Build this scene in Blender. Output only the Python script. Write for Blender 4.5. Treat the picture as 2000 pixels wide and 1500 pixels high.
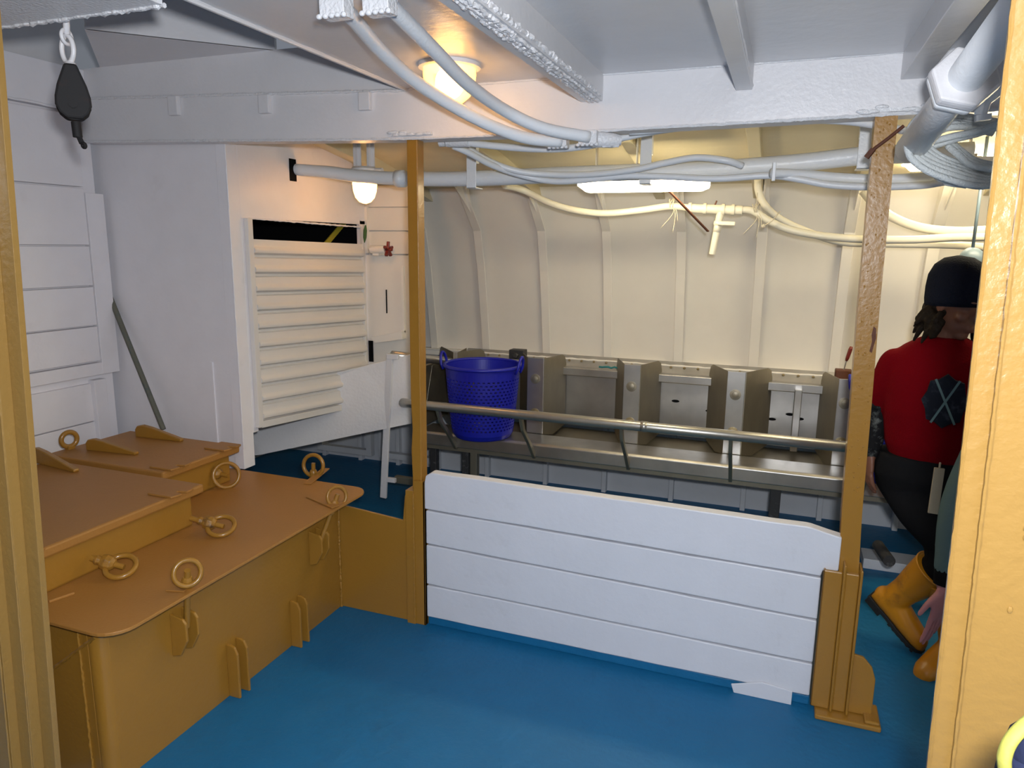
import bpy, bmesh, math, random
from mathutils import Vector, Matrix, noise
random.seed(7)
S = bpy.context.scene
for o in list(bpy.data.objects): bpy.data.objects.remove(o)
C = S.collection
V = Vector
PI = math.pi

# ---------------------------------------------------------------- camera
F = 1400.0; CX, CY = 1000.0, 750.0
def _img_axes():
    s = .012; vx, vy = 1535.0, 485.0
    n = V((-s, 1)).normalized(); u = V((1, s)).normalized()
    d0 = (vx-CX)*n.x + (vy-CY)*n.y
    fx, fy = CX+n.x*d0, CY+n.y*d0
    t2 = math.hypot(vx-fx, vy-fy); t1 = -(F*F+d0*d0)/t2
    return (fx+u.x*t1, fy+u.y*t1), (vx, vy)
def _ray(px, py): return V((px-CX, -(py-CY), -F)).normalized()
_v1, _v2 = _img_axes()
_Y = _ray(*_v2); _X = -_ray(*_v1); _Z = _X.cross(_Y)
ROT = Matrix((_X, _Y, _Z))
EYE = V((0, 0, 1.5))
cam = bpy.data.cameras.new('camera'); camo = bpy.data.objects.new('camera', cam); C.objects.link(camo)
cam.sensor_width = 36; cam.lens = 36*F/2000; cam.clip_start = .01
camo.matrix_world = Matrix.Translation(EYE) @ ROT.to_4x4()
S.camera = camo
def aY(px, py, y): d = ROT @ _ray(px, py); return EYE + d*(y/d.y)
def aX(px, py, x): d = ROT @ _ray(px, py); return EYE + d*(x/d.x)
def aZ(px, py, z): d = ROT @ _ray(px, py); return EYE + d*((z-1.5)/d.z)

# ---------------------------------------------------------------- world, exposure, camera flash
w = bpy.data.worlds.new('world'); S.world = w; w.use_nodes = True
w.node_tree.nodes['Background'].inputs[0].default_value = (.5, .55, .65, 1)
w.node_tree.nodes['Background'].inputs[1].default_value = .45
S.view_settings.view_transform = 'Standard'; S.view_settings.look = 'None'
S.view_settings.gamma = 1; S.view_settings.use_curve_mapping = False
S.view_settings.exposure = -0.35
FLASH_W = 170.0
fl = bpy.data.lights.new('flash', 'POINT'); fl.shadow_soft_size = .032
fl.energy = FLASH_W; fl.color = (.93, .96, 1.0)
flo = bpy.data.objects.new('flash', fl); C.objects.link(flo)
flo.matrix_world = Matrix.Translation(EYE + ROT @ V((.05, .08, .03))) @ ROT.to_4x4()

# ---------------------------------------------------------------- materials
def lin(r, g, b):
    f = lambda c: (c/255/12.92) if c/255 <= .04045 else ((c/255+.055)/1.055)**2.4
    return (f(r), f(g), f(b))
def nodes(name):
    m = bpy.data.materials.new(name); m.use_nodes = True
    return m, m.node_tree, m.node_tree.nodes['Principled BSDF']
def paint(name, col, rough=.4, bump=.25, bscale=60, var=.08, metal=0, stain=None, stain_amt=.0, sscale=6, coat=0):
    m, t, b = nodes(name)
    tc = t.nodes.new('ShaderNodeTexCoord')
    n = t.nodes.new('ShaderNodeTexNoise'); n.inputs['Scale'].default_value = 9; n.inputs['Detail'].default_value = 5
    t.links.new(tc.outputs['Object'], n.inputs['Vector'])
    r = t.nodes.new('ShaderNodeMapRange'); r.inputs['To Min'].default_value = 1-var; r.inputs['To Max'].default_value = 1+var
    t.links.new(n.outputs['Fac'], r.inputs['Value'])
    mul = t.nodes.new('ShaderNodeVectorMath'); mul.operation = 'SCALE'
    mul.inputs[0].default_value = col
    t.links.new(r.outputs[0], mul.inputs['Scale'])
    out = mul.outputs[0]
    if stain:
        n2 = t.nodes.new('ShaderNodeTexNoise'); n2.inputs['Scale'].default_value = sscale; n2.inputs['Detail'].default_value = 8
        n2.inputs['Roughness'].default_value = .7
        t.links.new(tc.outputs['Object'], n2.inputs['Vector'])
        r2 = t.nodes.new('ShaderNodeMapRange'); r2.inputs['From Min'].default_value = .62-.1*stain_amt; r2.inputs['From Max'].default_value = .75
        r2.inputs['To Max'].default_value = min(1, stain_amt)
        t.links.new(n2.outputs['Fac'], r2.inputs['Value'])
        mx = t.nodes.new('ShaderNodeMix'); mx.data_type = 'RGBA'
        t.links.new(r2.outputs[0], mx.inputs['Factor']); t.links.new(out, mx.inputs['A'])
        mx.inputs['B'].default_value = (*stain, 1); out = mx.outputs['Result']
    t.links.new(out, b.inputs['Base Color'])
    b.inputs['Roughness'].default_value = rough; b.inputs['Metallic'].default_value = metal
    if coat: b.inputs['Coat Weight'].default_value = coat; b.inputs['Coat Roughness'].default_value = .12
    if bump:
        n3 = t.nodes.new('ShaderNodeTexNoise'); n3.inputs['Scale'].default_value = bscale; n3.inputs['Detail'].default_value = 3
        t.links.new(tc.outputs['Object'], n3.inputs['Vector'])
        bp = t.nodes.new('ShaderNodeBump'); bp.inputs['Strength'].default_value = bump; bp.inputs['Distance'].default_value = .004
        t.links.new(n3.outputs['Fac'], bp.inputs['Height']); t.links.new(bp.outputs[0], b.inputs['Normal'])
    return m
def emit(name, col, strength):
    m, t, b = nodes(name)
    b.inputs['Base Color'].default_value = (*col, 1)
    b.inputs['Emission Color'].default_value = (*col, 1); b.inputs['Emission Strength'].default_value = strength
    return m
M = {}
M['white'] = paint('white_gloss_paint', (.74, .73, .75), .34, .3, 70, .05)
M['wall'] = paint('white_wall_paint', (.82, .80, .83), .42, .2, 40, .05, stain=(.35, .31, .27), stain_amt=.12, sscale=5)
M['lumpy'] = paint('lumpy_white_paint', (.74, .74, .76), .25, 1.0, 120, .06)
M['ceil'] = paint('ceiling_paint', (.66, .65, .66), .28, .35, 25, .05)
M['ceil2'] = paint('cream_ceiling_paint', (.66, .58, .38), .32, .3, 25, .06)
M['hull'] = paint('hull_cream_paint', (.80, .765, .71), .4, .15, 30, .04)
M['lowhull'] = paint('lower_hull_white', (.62, .64, .68), .5, .2, 30, .06, stain=(.35, .37, .40), stain_amt=.2, sscale=8)
M['board'] = paint('board_white_paint', (.66, .67, .72), .45, .35, 35, .05, stain=(.42, .4, .38), stain_amt=.15, sscale=14)
M['shut'] = paint('shutter_cream_paint', (.74, .71, .68), .38, .15, 40, .03)
M['conduit'] = paint('grey_painted_conduit', (.78, .80, .83), .35, .3, 90, .05)
M['hose'] = paint('cream_hose', (.74, .70, .58), .4, .1, 60, .04)
M['ochre'] = paint('ochre_paint', (.33, .160, .022), .33, .25, 60, .06, coat=.2)
M['ochre_rust'] = paint('ochre_paint_rusted', (.33, .160, .022), .32, .13, 110, .07, stain=(.14, .045, .012), stain_amt=.35, sscale=9, coat=.3)
M['ochre_nut'] = paint('ochre_nut_worn', (.33, .160, .022), .4, .3, 60, .1, stain=(.03, .025, .03), stain_amt=1.0, sscale=40)
M['ochre_lid'] = paint('ochre_matt_lid', (.36, .165, .034), .5, .2, 120, .05)
M['jamb'] = paint('ochre_jamb_paint', (.24, .138, .036), .30, .35, 75, .05, coat=.12)
M['floor'] = paint('blue_deck_paint', (.003, .125, .285), .55, .7, 45, .12, stain=(.006, .07, .15), stain_amt=.4, sscale=3.5)
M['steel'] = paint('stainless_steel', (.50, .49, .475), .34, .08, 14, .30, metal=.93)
M['steel_dull_reflect'] = paint('dull_steel_warm_reflection', (.30, .27, .21), .45, .1, 30, .2, metal=.75)  # brown of reflected yellow deckhead light is put into the colour
M['tube'] = paint('stainless_tube', (.48, .47, .44), .33, .03, 60, .05, metal=.85)
M['darkm'] = paint('dark_painted_metal', (.03, .03, .032), .5, .2, 60, .2, stain=(.3, .3, .3), stain_amt=.5, sscale=30)
M['black'] = paint('black_hollow_shade', (.006, .006, .007), .9, 0)  # flat black puts the shade inside openings into the colour
M['blue'] = paint('blue_plastic', (.008, .012, .34), .38, .05, 40, .05)
M['blockm'] = paint('black_block_paint', (.008, .007, .008), .75, .15, 60, .3, stain=(.04, .012, .005), stain_amt=.5, sscale=25)
M['rust'] = paint('rusty_iron', (.10, .03, .012), .7, .6, 90, .4)
M['red'] = paint('red_handle', (.18, .02, .015), .4, .1, 50, .1)
M['green'] = paint('green_cord', (.03, .10, .02), .6, .2, 60, .2)
M['yellow'] = paint('yellow_strap', (.42, .36, .03), .6, .2, 60, .1)
M['stick'] = paint('worn_stick', (.13, .13, .10), .7, .3, 40, .3, stain=(.03, .09, .13), stain_amt=1, sscale=14)
M['rope'] = paint('grey_rope', (.58, .61, .61), .8, 1, 160, .2)
M['twine'] = paint('pale_twine', (.6, .54, .42), .8, .5, 160, .1)
M['sweater'] = paint('red_sweater', (.14, .001, .004), 1.0, .6, 160, .12)
M['print'] = paint('dark_chest_print', (.010, .012, .018), .8, .4, 60, .5, stain=(.05, .055, .07), stain_amt=1, sscale=18)
M['trouser'] = paint('black_trousers', (.008, .008, .009), .85, .3, 60, .3)
M['hat'] = paint('navy_beanie', (.009, .011, .02), .95, .9, 160, .2)
M['hair'] = paint('dark_hair', (.012, .008, .005), .6, 1, 90, .4)
M['skin'] = paint('tanned_skin', (.20, .085, .05), .5, .1, 90, .08)
M['pinkskin'] = paint('pink_skin', (.50, .20, .20), .5, .2, 60, .15)
M['boot'] = paint('yellow_rubber_boot', (.52, .21, .008), .35, .15, 30, .1, stain=(.12, .05, .02), stain_amt=.75, sscale=11)
M['sole'] = paint('black_rubber_sole', (.012, .011, .011), .7, .3, 60, .2)
M['teal'] = paint('grey_teal_cloth', (.11, .17, .17), .85, .5, 60, .12)
M['navy'] = paint('navy_jacket_cloth', (.012, .015, .035), .8, .5, 60, .1)
M['hivis'] = paint('yellow_trim_cloth', (.20, .19, .03), .75, .5, 60, .1)
M['pale'] = paint('pale_strip', (.40, .34, .24), .7, .3, 40, .15)
M['brass'] = paint('weathered_bolt', (.34, .27, .15), .4, .4, 90, .3, metal=.7)
M['sleeve'] = paint('black_patterned_sleeve', (.012, .012, .013), .8, .5, 60, .2, stain=(.22, .24, .22), stain_amt=.8, sscale=22)
M['greyblue'] = paint('grey_blue_plastic', (.16, .22, .28), .4, .1, 40, .08)
M['bulb'] = emit('lit_bulb', (1.0, .60, .22), 16)
M['bulb2'] = emit('lit_bulb_far', (1.0, .56, .22), 75)
M['fluo'] = emit('lit_diffuser', (1.0, .85, .55), 38)
def glassm(name, col):
    m, t, b = nodes(name); t.nodes.remove(b)
    tr = t.nodes.new('ShaderNodeBsdfTransparent'); tr.inputs[0].default_value = (*col, 1)
    gl = t.nodes.new('ShaderNodeBsdfGlossy'); gl.inputs['Roughness'].default_value = .08
    tl = t.nodes.new('ShaderNodeBsdfTranslucent'); tl.inputs[0].default_value = (1, .85, .6, 1)
    fr = t.nodes.new('ShaderNodeLayerWeight'); fr.inputs[0].default_value = .35
    a = t.nodes.new('ShaderNodeMixShader'); a.inputs[0].default_value = .5
    t.links.new(tr.outputs[0], a.inputs[1]); t.links.new(tl.outputs[0], a.inputs[2])
    mx = t.nodes.new('ShaderNodeMixShader')
    t.links.new(fr.outputs['Fresnel'], mx.inputs[0]); t.links.new(a.outputs[0], mx.inputs[1]); t.links.new(gl.outputs[0], mx.inputs[2])
    t.links.new(mx.outputs[0], t.nodes['Material Output'].inputs[0])
    return m
M['glass'] = glassm('frosted_globe_glass', (1, .93, .8))

for n_ in ('sweater', 'trouser', 'hat', 'hair', 'print', 'sleeve', 'teal', 'navy', 'black', 'rope'):
    M[n_].node_tree.nodes['Principled BSDF'].inputs['Specular IOR Level'].default_value = .08
# ---------------------------------------------------------------- mesh builder
ORG = {}
def mats(*names): return [M[n] for n in names]
class MB:
    def __init__(s): s.v = []; s.f = []; s.mi = []; s.cur = 0
    def quad(s, *idx): s.f.append(tuple(idx)); s.mi.append(s.cur)
    def add(s, pts): i = len(s.v); s.v += [V(p) for p in pts]; return i
    def box(s, a, b):
        x0, y0, z0 = [min(a[k], b[k]) for k in range(3)]; x1, y1, z1 = [max(a[k], b[k]) for k in range(3)]
        i = s.add([(x0,y0,z0),(x1,y0,z0),(x1,y1,z0),(x0,y1,z0),(x0,y0,z1),(x1,y0,z1),(x1,y1,z1),(x0,y1,z1)])
        for q in ((0,3,2,1),(4,5,6,7),(0,1,5,4),(1,2,6,5),(2,3,7,6),(3,0,4,7)): s.quad(*[i+k for k in q])
        return s
    def hexa(s, p):      # 4 bottom + 4 top points
        i = s.add(p)
        for q in ((0,3,2,1),(4,5,6,7),(0,1,5,4),(1,2,6,5),(2,3,7,6),(3,0,4,7)): s.quad(*[i+k for k in q])
        return s
    def prism(s, poly, ext):
        n = len(poly); e = V(ext); i = s.add(list(poly)+[V(p)+e for p in poly])
        s.quad(*[i+k for k in range(n)][::-1]); s.quad(*[i+n+k for k in range(n)])
        for k in range(n): j = (k+1) % n; s.quad(i+k, i+j, i+n+j, i+n+k)
        return s
    def beam(s, p, q, w, h, up=(0,0,1)):
        p, q = V(p), V(q); d = (q-p).normalized(); up = V(up)
        a = d.cross(up); a = a.normalized() if a.length > 1e-4 else V((1,0,0)); b = a.cross(d).normalized()
        a *= w/2; b *= h/2
        return s.hexa([p-a-b, p+a-b, q+a-b, q-a-b, p-a+b, p+a+b, q+a+b, q-a+b])
    def rings(s, R, cap=True):
        n = len(R[0]); idx = [s.add(r) for r in R]
        for a in range(len(R)-1):
            for k in range(n):
                j = (k+1) % n; s.quad(idx[a]+k, idx[a]+j, idx[a+1]+j, idx[a+1]+k)
        if cap:
            s.quad(*[idx[0]+k for k in range(n)][::-1]); s.quad(*[idx[-1]+k for k in range(n)])
        return s
    def tube(s, pts, r, seg=12, cap=True, closed=False, flat=1.0):
        pts = [V(p) for p in pts]; n = len(pts); R = []
        rr = r if isinstance(r, (list, tuple)) else [r]*n
        up = V((0,0,1)); pa = None
        for i in range(n):
            if closed: d = pts[(i+1) % n]-pts[i-1]
            else: d = pts[min(i+1, n-1)]-pts[max(i-1, 0)]
            d.normalize()
            if pa is None:
                a = d.cross(up)
                if a.length < .05: a = d.cross(V((1,0,0)))
            else: a = pa - d*pa.dot(d)
            a.normalize(); pa = a; b = a.cross(d)
            R.append([pts[i] + a*math.cos(2*PI*k/seg)*rr[i] + b*math.sin(2*PI*k/seg)*rr[i]*flat for k in range(seg)])
        if closed:
            R.append(R[0])
            return s.rings(R, False)
        return s.rings(R, cap)
    def torus(s, c, nrm, Rr, r, seg=28, ss=8, sx=1.0, upv=None):
        c = V(c); nrm = V(nrm).normalized(); a = V(upv).normalized() if upv else nrm.orthogonal().normalized(); b = nrm.cross(a)
        return s.tube([c + a*math.cos(2*PI*k/seg)*Rr + b*math.sin(2*PI*k/seg)*Rr*sx for k in range(seg)], r, ss, closed=True)
    def lathe(s, prof, c, ax=(0,0,1), seg=24, cap=True):
        c = V(c); ax = V(ax).normalized(); a = ax.orthogonal().normalized(); b = ax.cross(a)
        return s.rings([[c + ax*h + (a*math.cos(2*PI*k/seg)+b*math.sin(2*PI*k/seg))*max(r, 1e-4) for k in range(seg)] for r, h in prof], cap)
    def ell(s, c, r, rot=None, seg=20, rn=12):
        c = V(c); R = []
        for i in range(1, rn):
            t = PI*i/rn; ring = []
            for k in range(seg):
                p = V((r[0]*math.sin(t)*math.cos(2*PI*k/seg), r[1]*math.sin(t)*math.sin(2*PI*k/seg), -r[2]*math.cos(t)))
                ring.append(c + (rot @ p if rot else p))
            R.append(ring)
        return s.rings(R)
    def build(s, name, mat, parent=None, smooth=False, bevel=0, seg=2):
        me = bpy.data.meshes.new(name)
        if parent is not None: org = ORG[parent.name]
        else:
            xs = [p.x for p in s.v]; ys = [p.y for p in s.v]; zs = [p.z for p in s.v]
            org = V(((min(xs)+max(xs))/2, (min(ys)+max(ys))/2, min(zs)))
        me.from_pydata([p-org for p in s.v], [], s.f); me.update()
        mm = mat if isinstance(mat, (list, tuple)) else [mat]
        for k in mm: me.materials.append(M[k])
        for p, k in zip(me.polygons, s.mi): p.material_index = k
        bm = bmesh.new(); bm.from_mesh(me); bmesh.ops.recalc_face_normals(bm, faces=bm.faces); bm.to_mesh(me); bm.free()
        if smooth:
            for p in me.polygons: p.use_smooth = True
            if smooth != 'all':
                try: me.set_sharp_from_angle(angle=math.radians(40))
                except Exception: pass
        o = bpy.data.objects.new(name, me); C.objects.link(o)
        if parent is not None: o.parent = parent
        else: o.location = org
        ORG[o.name] = org
        if bevel:
            md = o.modifiers.new('bevel', 'BEVEL'); md.width = bevel; md.segments = seg; md.limit_method = 'ANGLE'
        return o
def tag(o, label, cat, group=None, kind=None):
    o['label'] = label
    if cat: o['category'] = cat
    if group: o['group'] = group
    if kind: o['kind'] = kind
    return o
def thing(name, loc, label, cat, group=None):
    o = bpy.data.objects.new(name, None); C.objects.link(o); o.location = V(loc); ORG[o.name] = V(loc)
    o.empty_display_size = .1
    return tag(o, label, cat, group)
def struct(o, label=None):
    o['kind'] = 'structure'
    if label: o['label'] = label
    return o
def spline(P, n=8):
    P = [V(p) for p in P]; Q = [P[0]*2-P[1]] + P + [P[-1]*2-P[-2]]; out = []
    for i in range(1, len(Q)-2):
        a, b, c, d = Q[i-1:i+3]
        for k in range(n):
            t = k/n
            out.append(.5*((2*b)+(c-a)*t+(2*a-5*b+4*c-d)*t*t+(3*b-a-3*c+d)*t**3))
    out.append(P[-1]); return out
def jag(mb, p, q, r, n, amp):      # a lumpy weld bead
    p, q = V(p), V(q); pts = []; rr = []
    for i in range(n+1):
        t = i/n; pts.append(p.lerp(q, t)+V([random.uniform(-amp, amp)*.45 for _ in range(3)])); rr.append(r*random.uniform(.75, 1.2))
    mb.tube(pts, rr, 6)

YP = 2.367        # plane of the two posts
XR = 2.6          # far right end of the space
# ================================================================ SETTING
b = MB(); n = 60
i0 = b.add([(-3.4+6.0*i/n, -0.5+4.75*j/n, .0) for j in range(n+1) for i in range(n+1)])
for j in range(n):
    for i in range(n): b.quad(i0+j*(n+1)+i, i0+j*(n+1)+i+1, i0+(j+1)*(n+1)+i+1, i0+(j+1)*(n+1)+i)
b.box((-3.4, -.5, -.06), (XR, 4.25, -.012))
struct(b.build('floor', 'floor'), 'blue painted steel deck')

# ceiling near side (flat plate), recess at the left
b = MB(); b.box((-1.30, -.5, 2.035), (XR, YP, 2.05)); 
b.box((-2.9, -.5, 2.6), (-1.28, YP, 2.62)); b.box((-1.30, -.5, 2.05), (-1.285, YP, 2.6))
b.box((-2.9, -.5, 2.2), (-2.88, YP, 2.6))
# deckhead on the far side, falling towards the hull
prof = [(YP+.01, 2.035), (2.8, 2.0), (3.3, 1.925), (3.7, 1.85), (3.95, 1.80)]
struct(b.build('ceiling', 'ceil'), 'grey white painted steel deckhead')
b = MB(); R0 = [[V((x, y, z)) for y, z in prof] + [V((x, y, z+.02)) for y, z in prof[::-1]] for x in (-3.4, XR)]
b.rings(R0)
struct(b.build('ceiling', 'ceil2'), 'yellowish cream painted deckhead beyond the girder')
# triangular ledge and wall up in the recess
b = MB()
tri = [aZ(190, 130, 2.205), aZ(548, 102, 2.205), aZ(165, 56, 2.205)]
tri[0].y = YP; tri[1].y = YP
b.prism(tri, (0, 0, .012))
b.prism([tri[2]+V((0, .002, 0)), tri[1]+V((0, .002, 0)), tri[1]+V((0, .002, .4)), tri[2]+V((0, .002, .4))], (0, .012, 0))
struct(b.build('trim_1', 'white'), 'sloping steel ledge up inside the roof opening')

# transverse girder carried by the posts
b = MB()
xs = [-2.86, -2.3, -1.8, -1.27, -.7, -.2, .25, 1.0, XR]
zb = [1.922, 1.905, 1.888, 1.874, 1.872, 1.876, 1.882, 1.882, 1.88]
def zbx(x):
    for q in range(len(xs)-1):
        if x <= xs[q+1]+1e-6: return zb[q]+(zb[q+1]-zb[q])*(x-xs[q])/(xs[q+1]-xs[q])
    return zb[-1]
for seg_, zt0 in (([-2.86, -2.3, -1.8, -1.29], 2.205), ([-1.29, -1.27, -.7, -.2, .25, 1.0, XR], 2.05)):
    b.rings([[V((x, YP, zbx(x))), V((x, YP+.012, zbx(x))), V((x, YP+.012, zt0)), V((x, YP, zt0))] for x in seg_])
b.rings([[V((x, YP-.004, zbx(x)-.012)), V((x, YP+.07, zbx(x)-.012)), V((x, YP+.07, zbx(x))), V((x, YP-.004, zbx(x)))] for x in xs])
gird = struct(b.build('trim_2', 'white'), 'white steel girder across the deckhead on the posts')
b = MB()
jag(b, (-2.85, YP-.004, 2.088), (-1.30, YP-.004, 2.03), .006, 90, .002)
jag(b, (-1.28, YP-.004, 2.033), (1.5, YP-.004, 2.04), .005, 120, .002)
for k in range(len(xs)-2): jag(b, (xs[k], YP-.006, zb[k]-.008), (xs[k+1], YP-.006, zb[k+1]-.008), .005, 34, .003)
b.build('weld_bead', 'lumpy', gird, smooth=True)
b = MB()
for (x0, x1, y0, y1) in ((334, 355, 190, 226), (510, 532, 187, 222), (705, 728, 182, 216)):
    p = aY(x0, y0, YP); q = aY(x1, y1, YP)
    b.box((p.x, YP-.022, q.z), (q.x, YP, p.z))
b.build('bracket', 'white', gird, bevel=.003)
for px in (806, 1740):
    p = aY(px, 262 if px < 1000 else 215, YP); b = MB()
    b.box((p.x-.08, YP-.015, p.z-.006), (p.x+.08, YP+.08, p.z+.004))
    for _ in range(9): b.ell((p.x+random.uniform(-.09, .09), YP-.012, p.z+random.uniform(-.006, .008)), (.018, .006, .006))
    b.build('head_pad', 'lumpy', gird, smooth=True)

# roof stiffeners near side, and their continuations past the girder
k = 3
def stiff(x0, x1, y0, y1, z0, z1, lump=True, mat='ceil', taper=0):
    global k
    b = MB(); b.box((x0, y0, z0), (x1, y1, z1))
    if lump:
        jag(b, (x1-.003, y0, z0+.012), (x1-.003, y1, z0+.012), .007, 90, .004)
    struct(b.build('trim_%d' % k, mat, bevel=.002), 'steel roof stiffener under the deckhead'); k += 1
stiff(-1.300, -1.290, .4, YP-.001, 2.026, 2.6)
def drip(x0, x1, z0):
    global k
    b = MB(); b.box((x0, -.3, z0), (x1, YP-.001, 2.036))
    for q in range(4): jag(b, (x1-.012*q, .8, z0+.012*(q == 0)), (x1-.012*q, YP-.02, z0+.012*(q == 0)), .006, 260, .007)
    struct(b.build('trim_%d' % k, 'ceil', bevel=.002, smooth=True), 'heavily painted steel roof stiffener under the deckhead'); k += 1
drip(-.655, -.585, 1.955)
stiff(-.178, -.130, -.3, YP-.001, 1.962, 2.036)
stiff(.262, .325, -.3, YP-.001, 1.965, 2.036)
def farstiff(x, w_=.05):
    global k
    b = MB(); R_ = []
    for (y, z) in prof[:]:
        R_.append([V((x-w_/2, y, z-.055)), V((x+w_/2, y, z-.055)), V((x+w_/2, y, z+.01)), V((x-w_/2, y, z+.01))])
    R_[-1] = [p+V((0, -.02, -.0)) for p in R_[-1]]
    b.rings(R_); struct(b.build('trim_%d' % k, 'ceil2', bevel=.003), 'roof stiffener beyond the girder'); k += 1
for x in (-2.0, -1.32, -.64, -.15, .30, .85, 1.5): farstiff(x)

# near beam high on the left
b = MB(); b.box((-2.9, 1.16, 2.0), (-1.30, 1.30, 2.25))
jag(b, (-2.7, 1.303, 2.0), (-1.30, 1.303, 2.0), .006, 160, .005)
struct(b.build('trim_%d' % k, 'lumpy', smooth=True), 'white beam across the top left with lumpy lower edge'); k += 1

# left wall of planks
XW = -2.85
b = MB(); b.box((XW-.06, .2, -.0), (XW-.03, YP+.05, 2.2))
zs = [aX(150, y, XW).z for y in (212,)]
lines = [2.02, 1.72, 1.475, 1.30, 1.125, .965]
for a_, c_ in zip(lines[:-1], lines[1:]):
    b.box((XW-.03, .3, c_+.004), (XW, YP-.03, a_-.003))
b.box((XW-.03, .3, .905), (XW+.004, YP, .960))
b.box((XW-.03, YP-.028, .905), (XW+.006, YP+.06, 1.70))
b.box((XW-.03, .3, 2.03), (XW+.03, YP, 2.2))
b.box((XW-.035, .3, .70), (XW-.012, YP-.08, .87)); b.box((XW-.035, .3, .0), (XW-.012, YP-.08, .695))
b.box((XW-.03, YP-.08, .0), (XW+.01, YP-.02, .885))
jag(b, (XW+.03, .5, 2.03), (XW+.03, YP, 2.03), .006, 60, .003)
struct(b.build('wall_left', 'wall', bevel=.003), 'white painted plank wall at the left')
# smooth panel behind the hatches
b = MB(); b.box((-3.05, 2.45, .0), (-2.22, 2.47, 2.05))
b.box((-2.33, 2.443, .3), (-2.315, 2.45, .98))
struct(b.build('wall_back', 'wall'), 'smooth white panel behind the hatches')
# casing wall that carries the louvre
XS = -2.17
b = MB()
b.box((XS-.05, 2.44, .51), (XS, 2.51, 2.06))                 # corner post
b.box((XS-.02, 2.51, 1.60), (XS, 3.56, 2.0))                  # plate above louvre
b.box((XS-.02, 3.43, .66), (XS, 3.56, 1.62))                 # right upright
b.box((XS-.02, 2.51, .66), (XS, 2.545, 1.6))
b.box((XS-.9, 2.9, 1.0), (XS-.88, 3.6, 2.0))
jag(b, (XS+.002, 2.44, .6), (XS+.002, 2.44, 2.0), .004, 90, .002)
jag(b, (XS+.003, 2.55, 1.60), (XS+.003, 3.45, 1.585), .005, 60, .002)
struct(b.build('wall_right_casing', 'wall', bevel=.003), 'white casing wall around the louvred shutter').name = 'wall_casing'
b = MB(); b.box((XS-1.0, 2.48, .72), (XS-.98, 3.6, 2.0)); b.box((XS-1.0, 3.58, .72), (XS-.02, 3.6, 2.0)); b.box((XS-1.0, 2.48, .70), (XS-.05, 3.4, .72))
struct(b.build('wall_inner', 'black'), 'inside of the casing, coloured black to stand for its shade')
# planked end wall with the tap
YT = 3.5
b = MB()
xa, xb = XS-.02, -1.885
zt = 1.80
for (z0, z1) in ((1.695, 1.8), (1.57, 1.69), (1.445, 1.565)):
    b.box((xa, YT, z0), (xb, YT+.02, z1))
b.box((xa, YT-.012, .74), (xb, YT+.012, 1.438)); b.box((xa-.03, YT+.021, .74), (xb, YT+.03, 1.81))
b.box((xa, YT-.02, 1.445), (xa+.035, YT, 1.8))
b.box((-1.945, YT-.03, 1.02), (-1.93, YT-.012, 1.38))
b.box((-2.05, YT-.013, 1.12), (-2.044, YT-.011, 1.25))
b.prism([(-2.13, YT-.06, .985), (-2.10, YT-.06, .955), (-1.93, YT-.06, .985), (-1.93, YT-.06, 1.03)], (0, .05, 0))
struct(b.build('wall_end', 'hull', bevel=.003), 'planked cream end wall beside the louvre')
b = MB(); b.box((-2.05, YT-.016, 1.12), (-2.044, YT-.012, 1.25)); b.box((XS+.002, YT-.016, .84), (XS+.03, YT-.012, .96))
struct(b.build('trim_%d' % k, 'black'), 'dark slot in the end wall'); k += 1

# hull side with frames
hp = [(4.22, 0), (4.20, .60), (4.20, .835), (4.155, 1.10), (4.11, 1.35), (4.045, 1.58), (3.93, 1.74), (3.86, 1.83)]
b = MB()
R_ = [[V((x, y, z)) for y, z in hp] + [V((x, y+.05, z)) for y, z in hp[::-1]] for x in (-3.4, XR)]
b.rings(R_); b.mi[-1] = 0
hull = struct(b.build('wall_hull', ['hull', 'lowhull'], smooth=True), 'cream painted hull side plating')
for p in hull.data.polygons:
    if p.center.z < .80 and len(p.vertices) == 4: p.material_index = 1
ribx = []
for px, py in ((855, 682), (955, 683), (1072, 690), (1190, 702), (1325, 716), (1470, 728), (1625, 742)): ribx.append(aY(px, py, 4.2).x)
for i in range(4): ribx.append(ribx[6]+.38*(i+1))
ribx += [ribx[0]-.3, ribx[0]-.6, ribx[0]-.9]
for x in ribx:
    b = MB(); d = .045; R_ = []
    for (y, z) in hp[2:]:
        dd = d + (.05 if z > 1.7 else 0)
        R_.append([V((x-.026, y-dd, z)), V((x+.026, y-dd, z)), V((x+.026, y-dd+.008, z)), V((x-.018, y-dd+.008, z)), V((x-.018, y+.01, z)), V((x-.026, y+.01, z))])
    b.rings(R_)
    b.prism([(x, 3.86, 1.83), (x, 3.93, 1.66), (x, 3.62, 1.85)], (.008, 0, 0))
    R_ = [[V((x-.028, y-.05, z)), V((x+.028, y-.05, z)), V((x+.028, y-.058, z)), V((x-.028, y-.058, z))] for y, z in hp[2:7]]
    o = b.build('hull_rib', 'hull', hull, bevel=.003)
    b = MB(); b.box((x-.014, 4.17, .0), (x+.014, 4.215, .80)); b.build('lower_rib', 'lowhull', hull, bevel=.003)
b = MB(); b.box((-3.4, 4.10, .80), (XR, 4.21, .835)); jag(b, (-2.2, 4.10, .836), (1, 4.10, .836), .006, 100, .003)
b.build('ledge', 'hull', hull, bevel=.003)
# panel frames low on hull at the left
b = MB()
for x in (-2.78, -2.28):
    b = MB(); P_ = [(x-.22, .5), (x-.22, .06), (x+.22, .06), (x+.22, .5), (x+.18, .5), (x+.18, .10), (x-.18, .10), (x-.18, .5)]
    b.prism([V((u, 4.11, v)) for u, v in P_], (0, .045, 0)); b.build('recess_frame', 'lowhull', hull)
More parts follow.
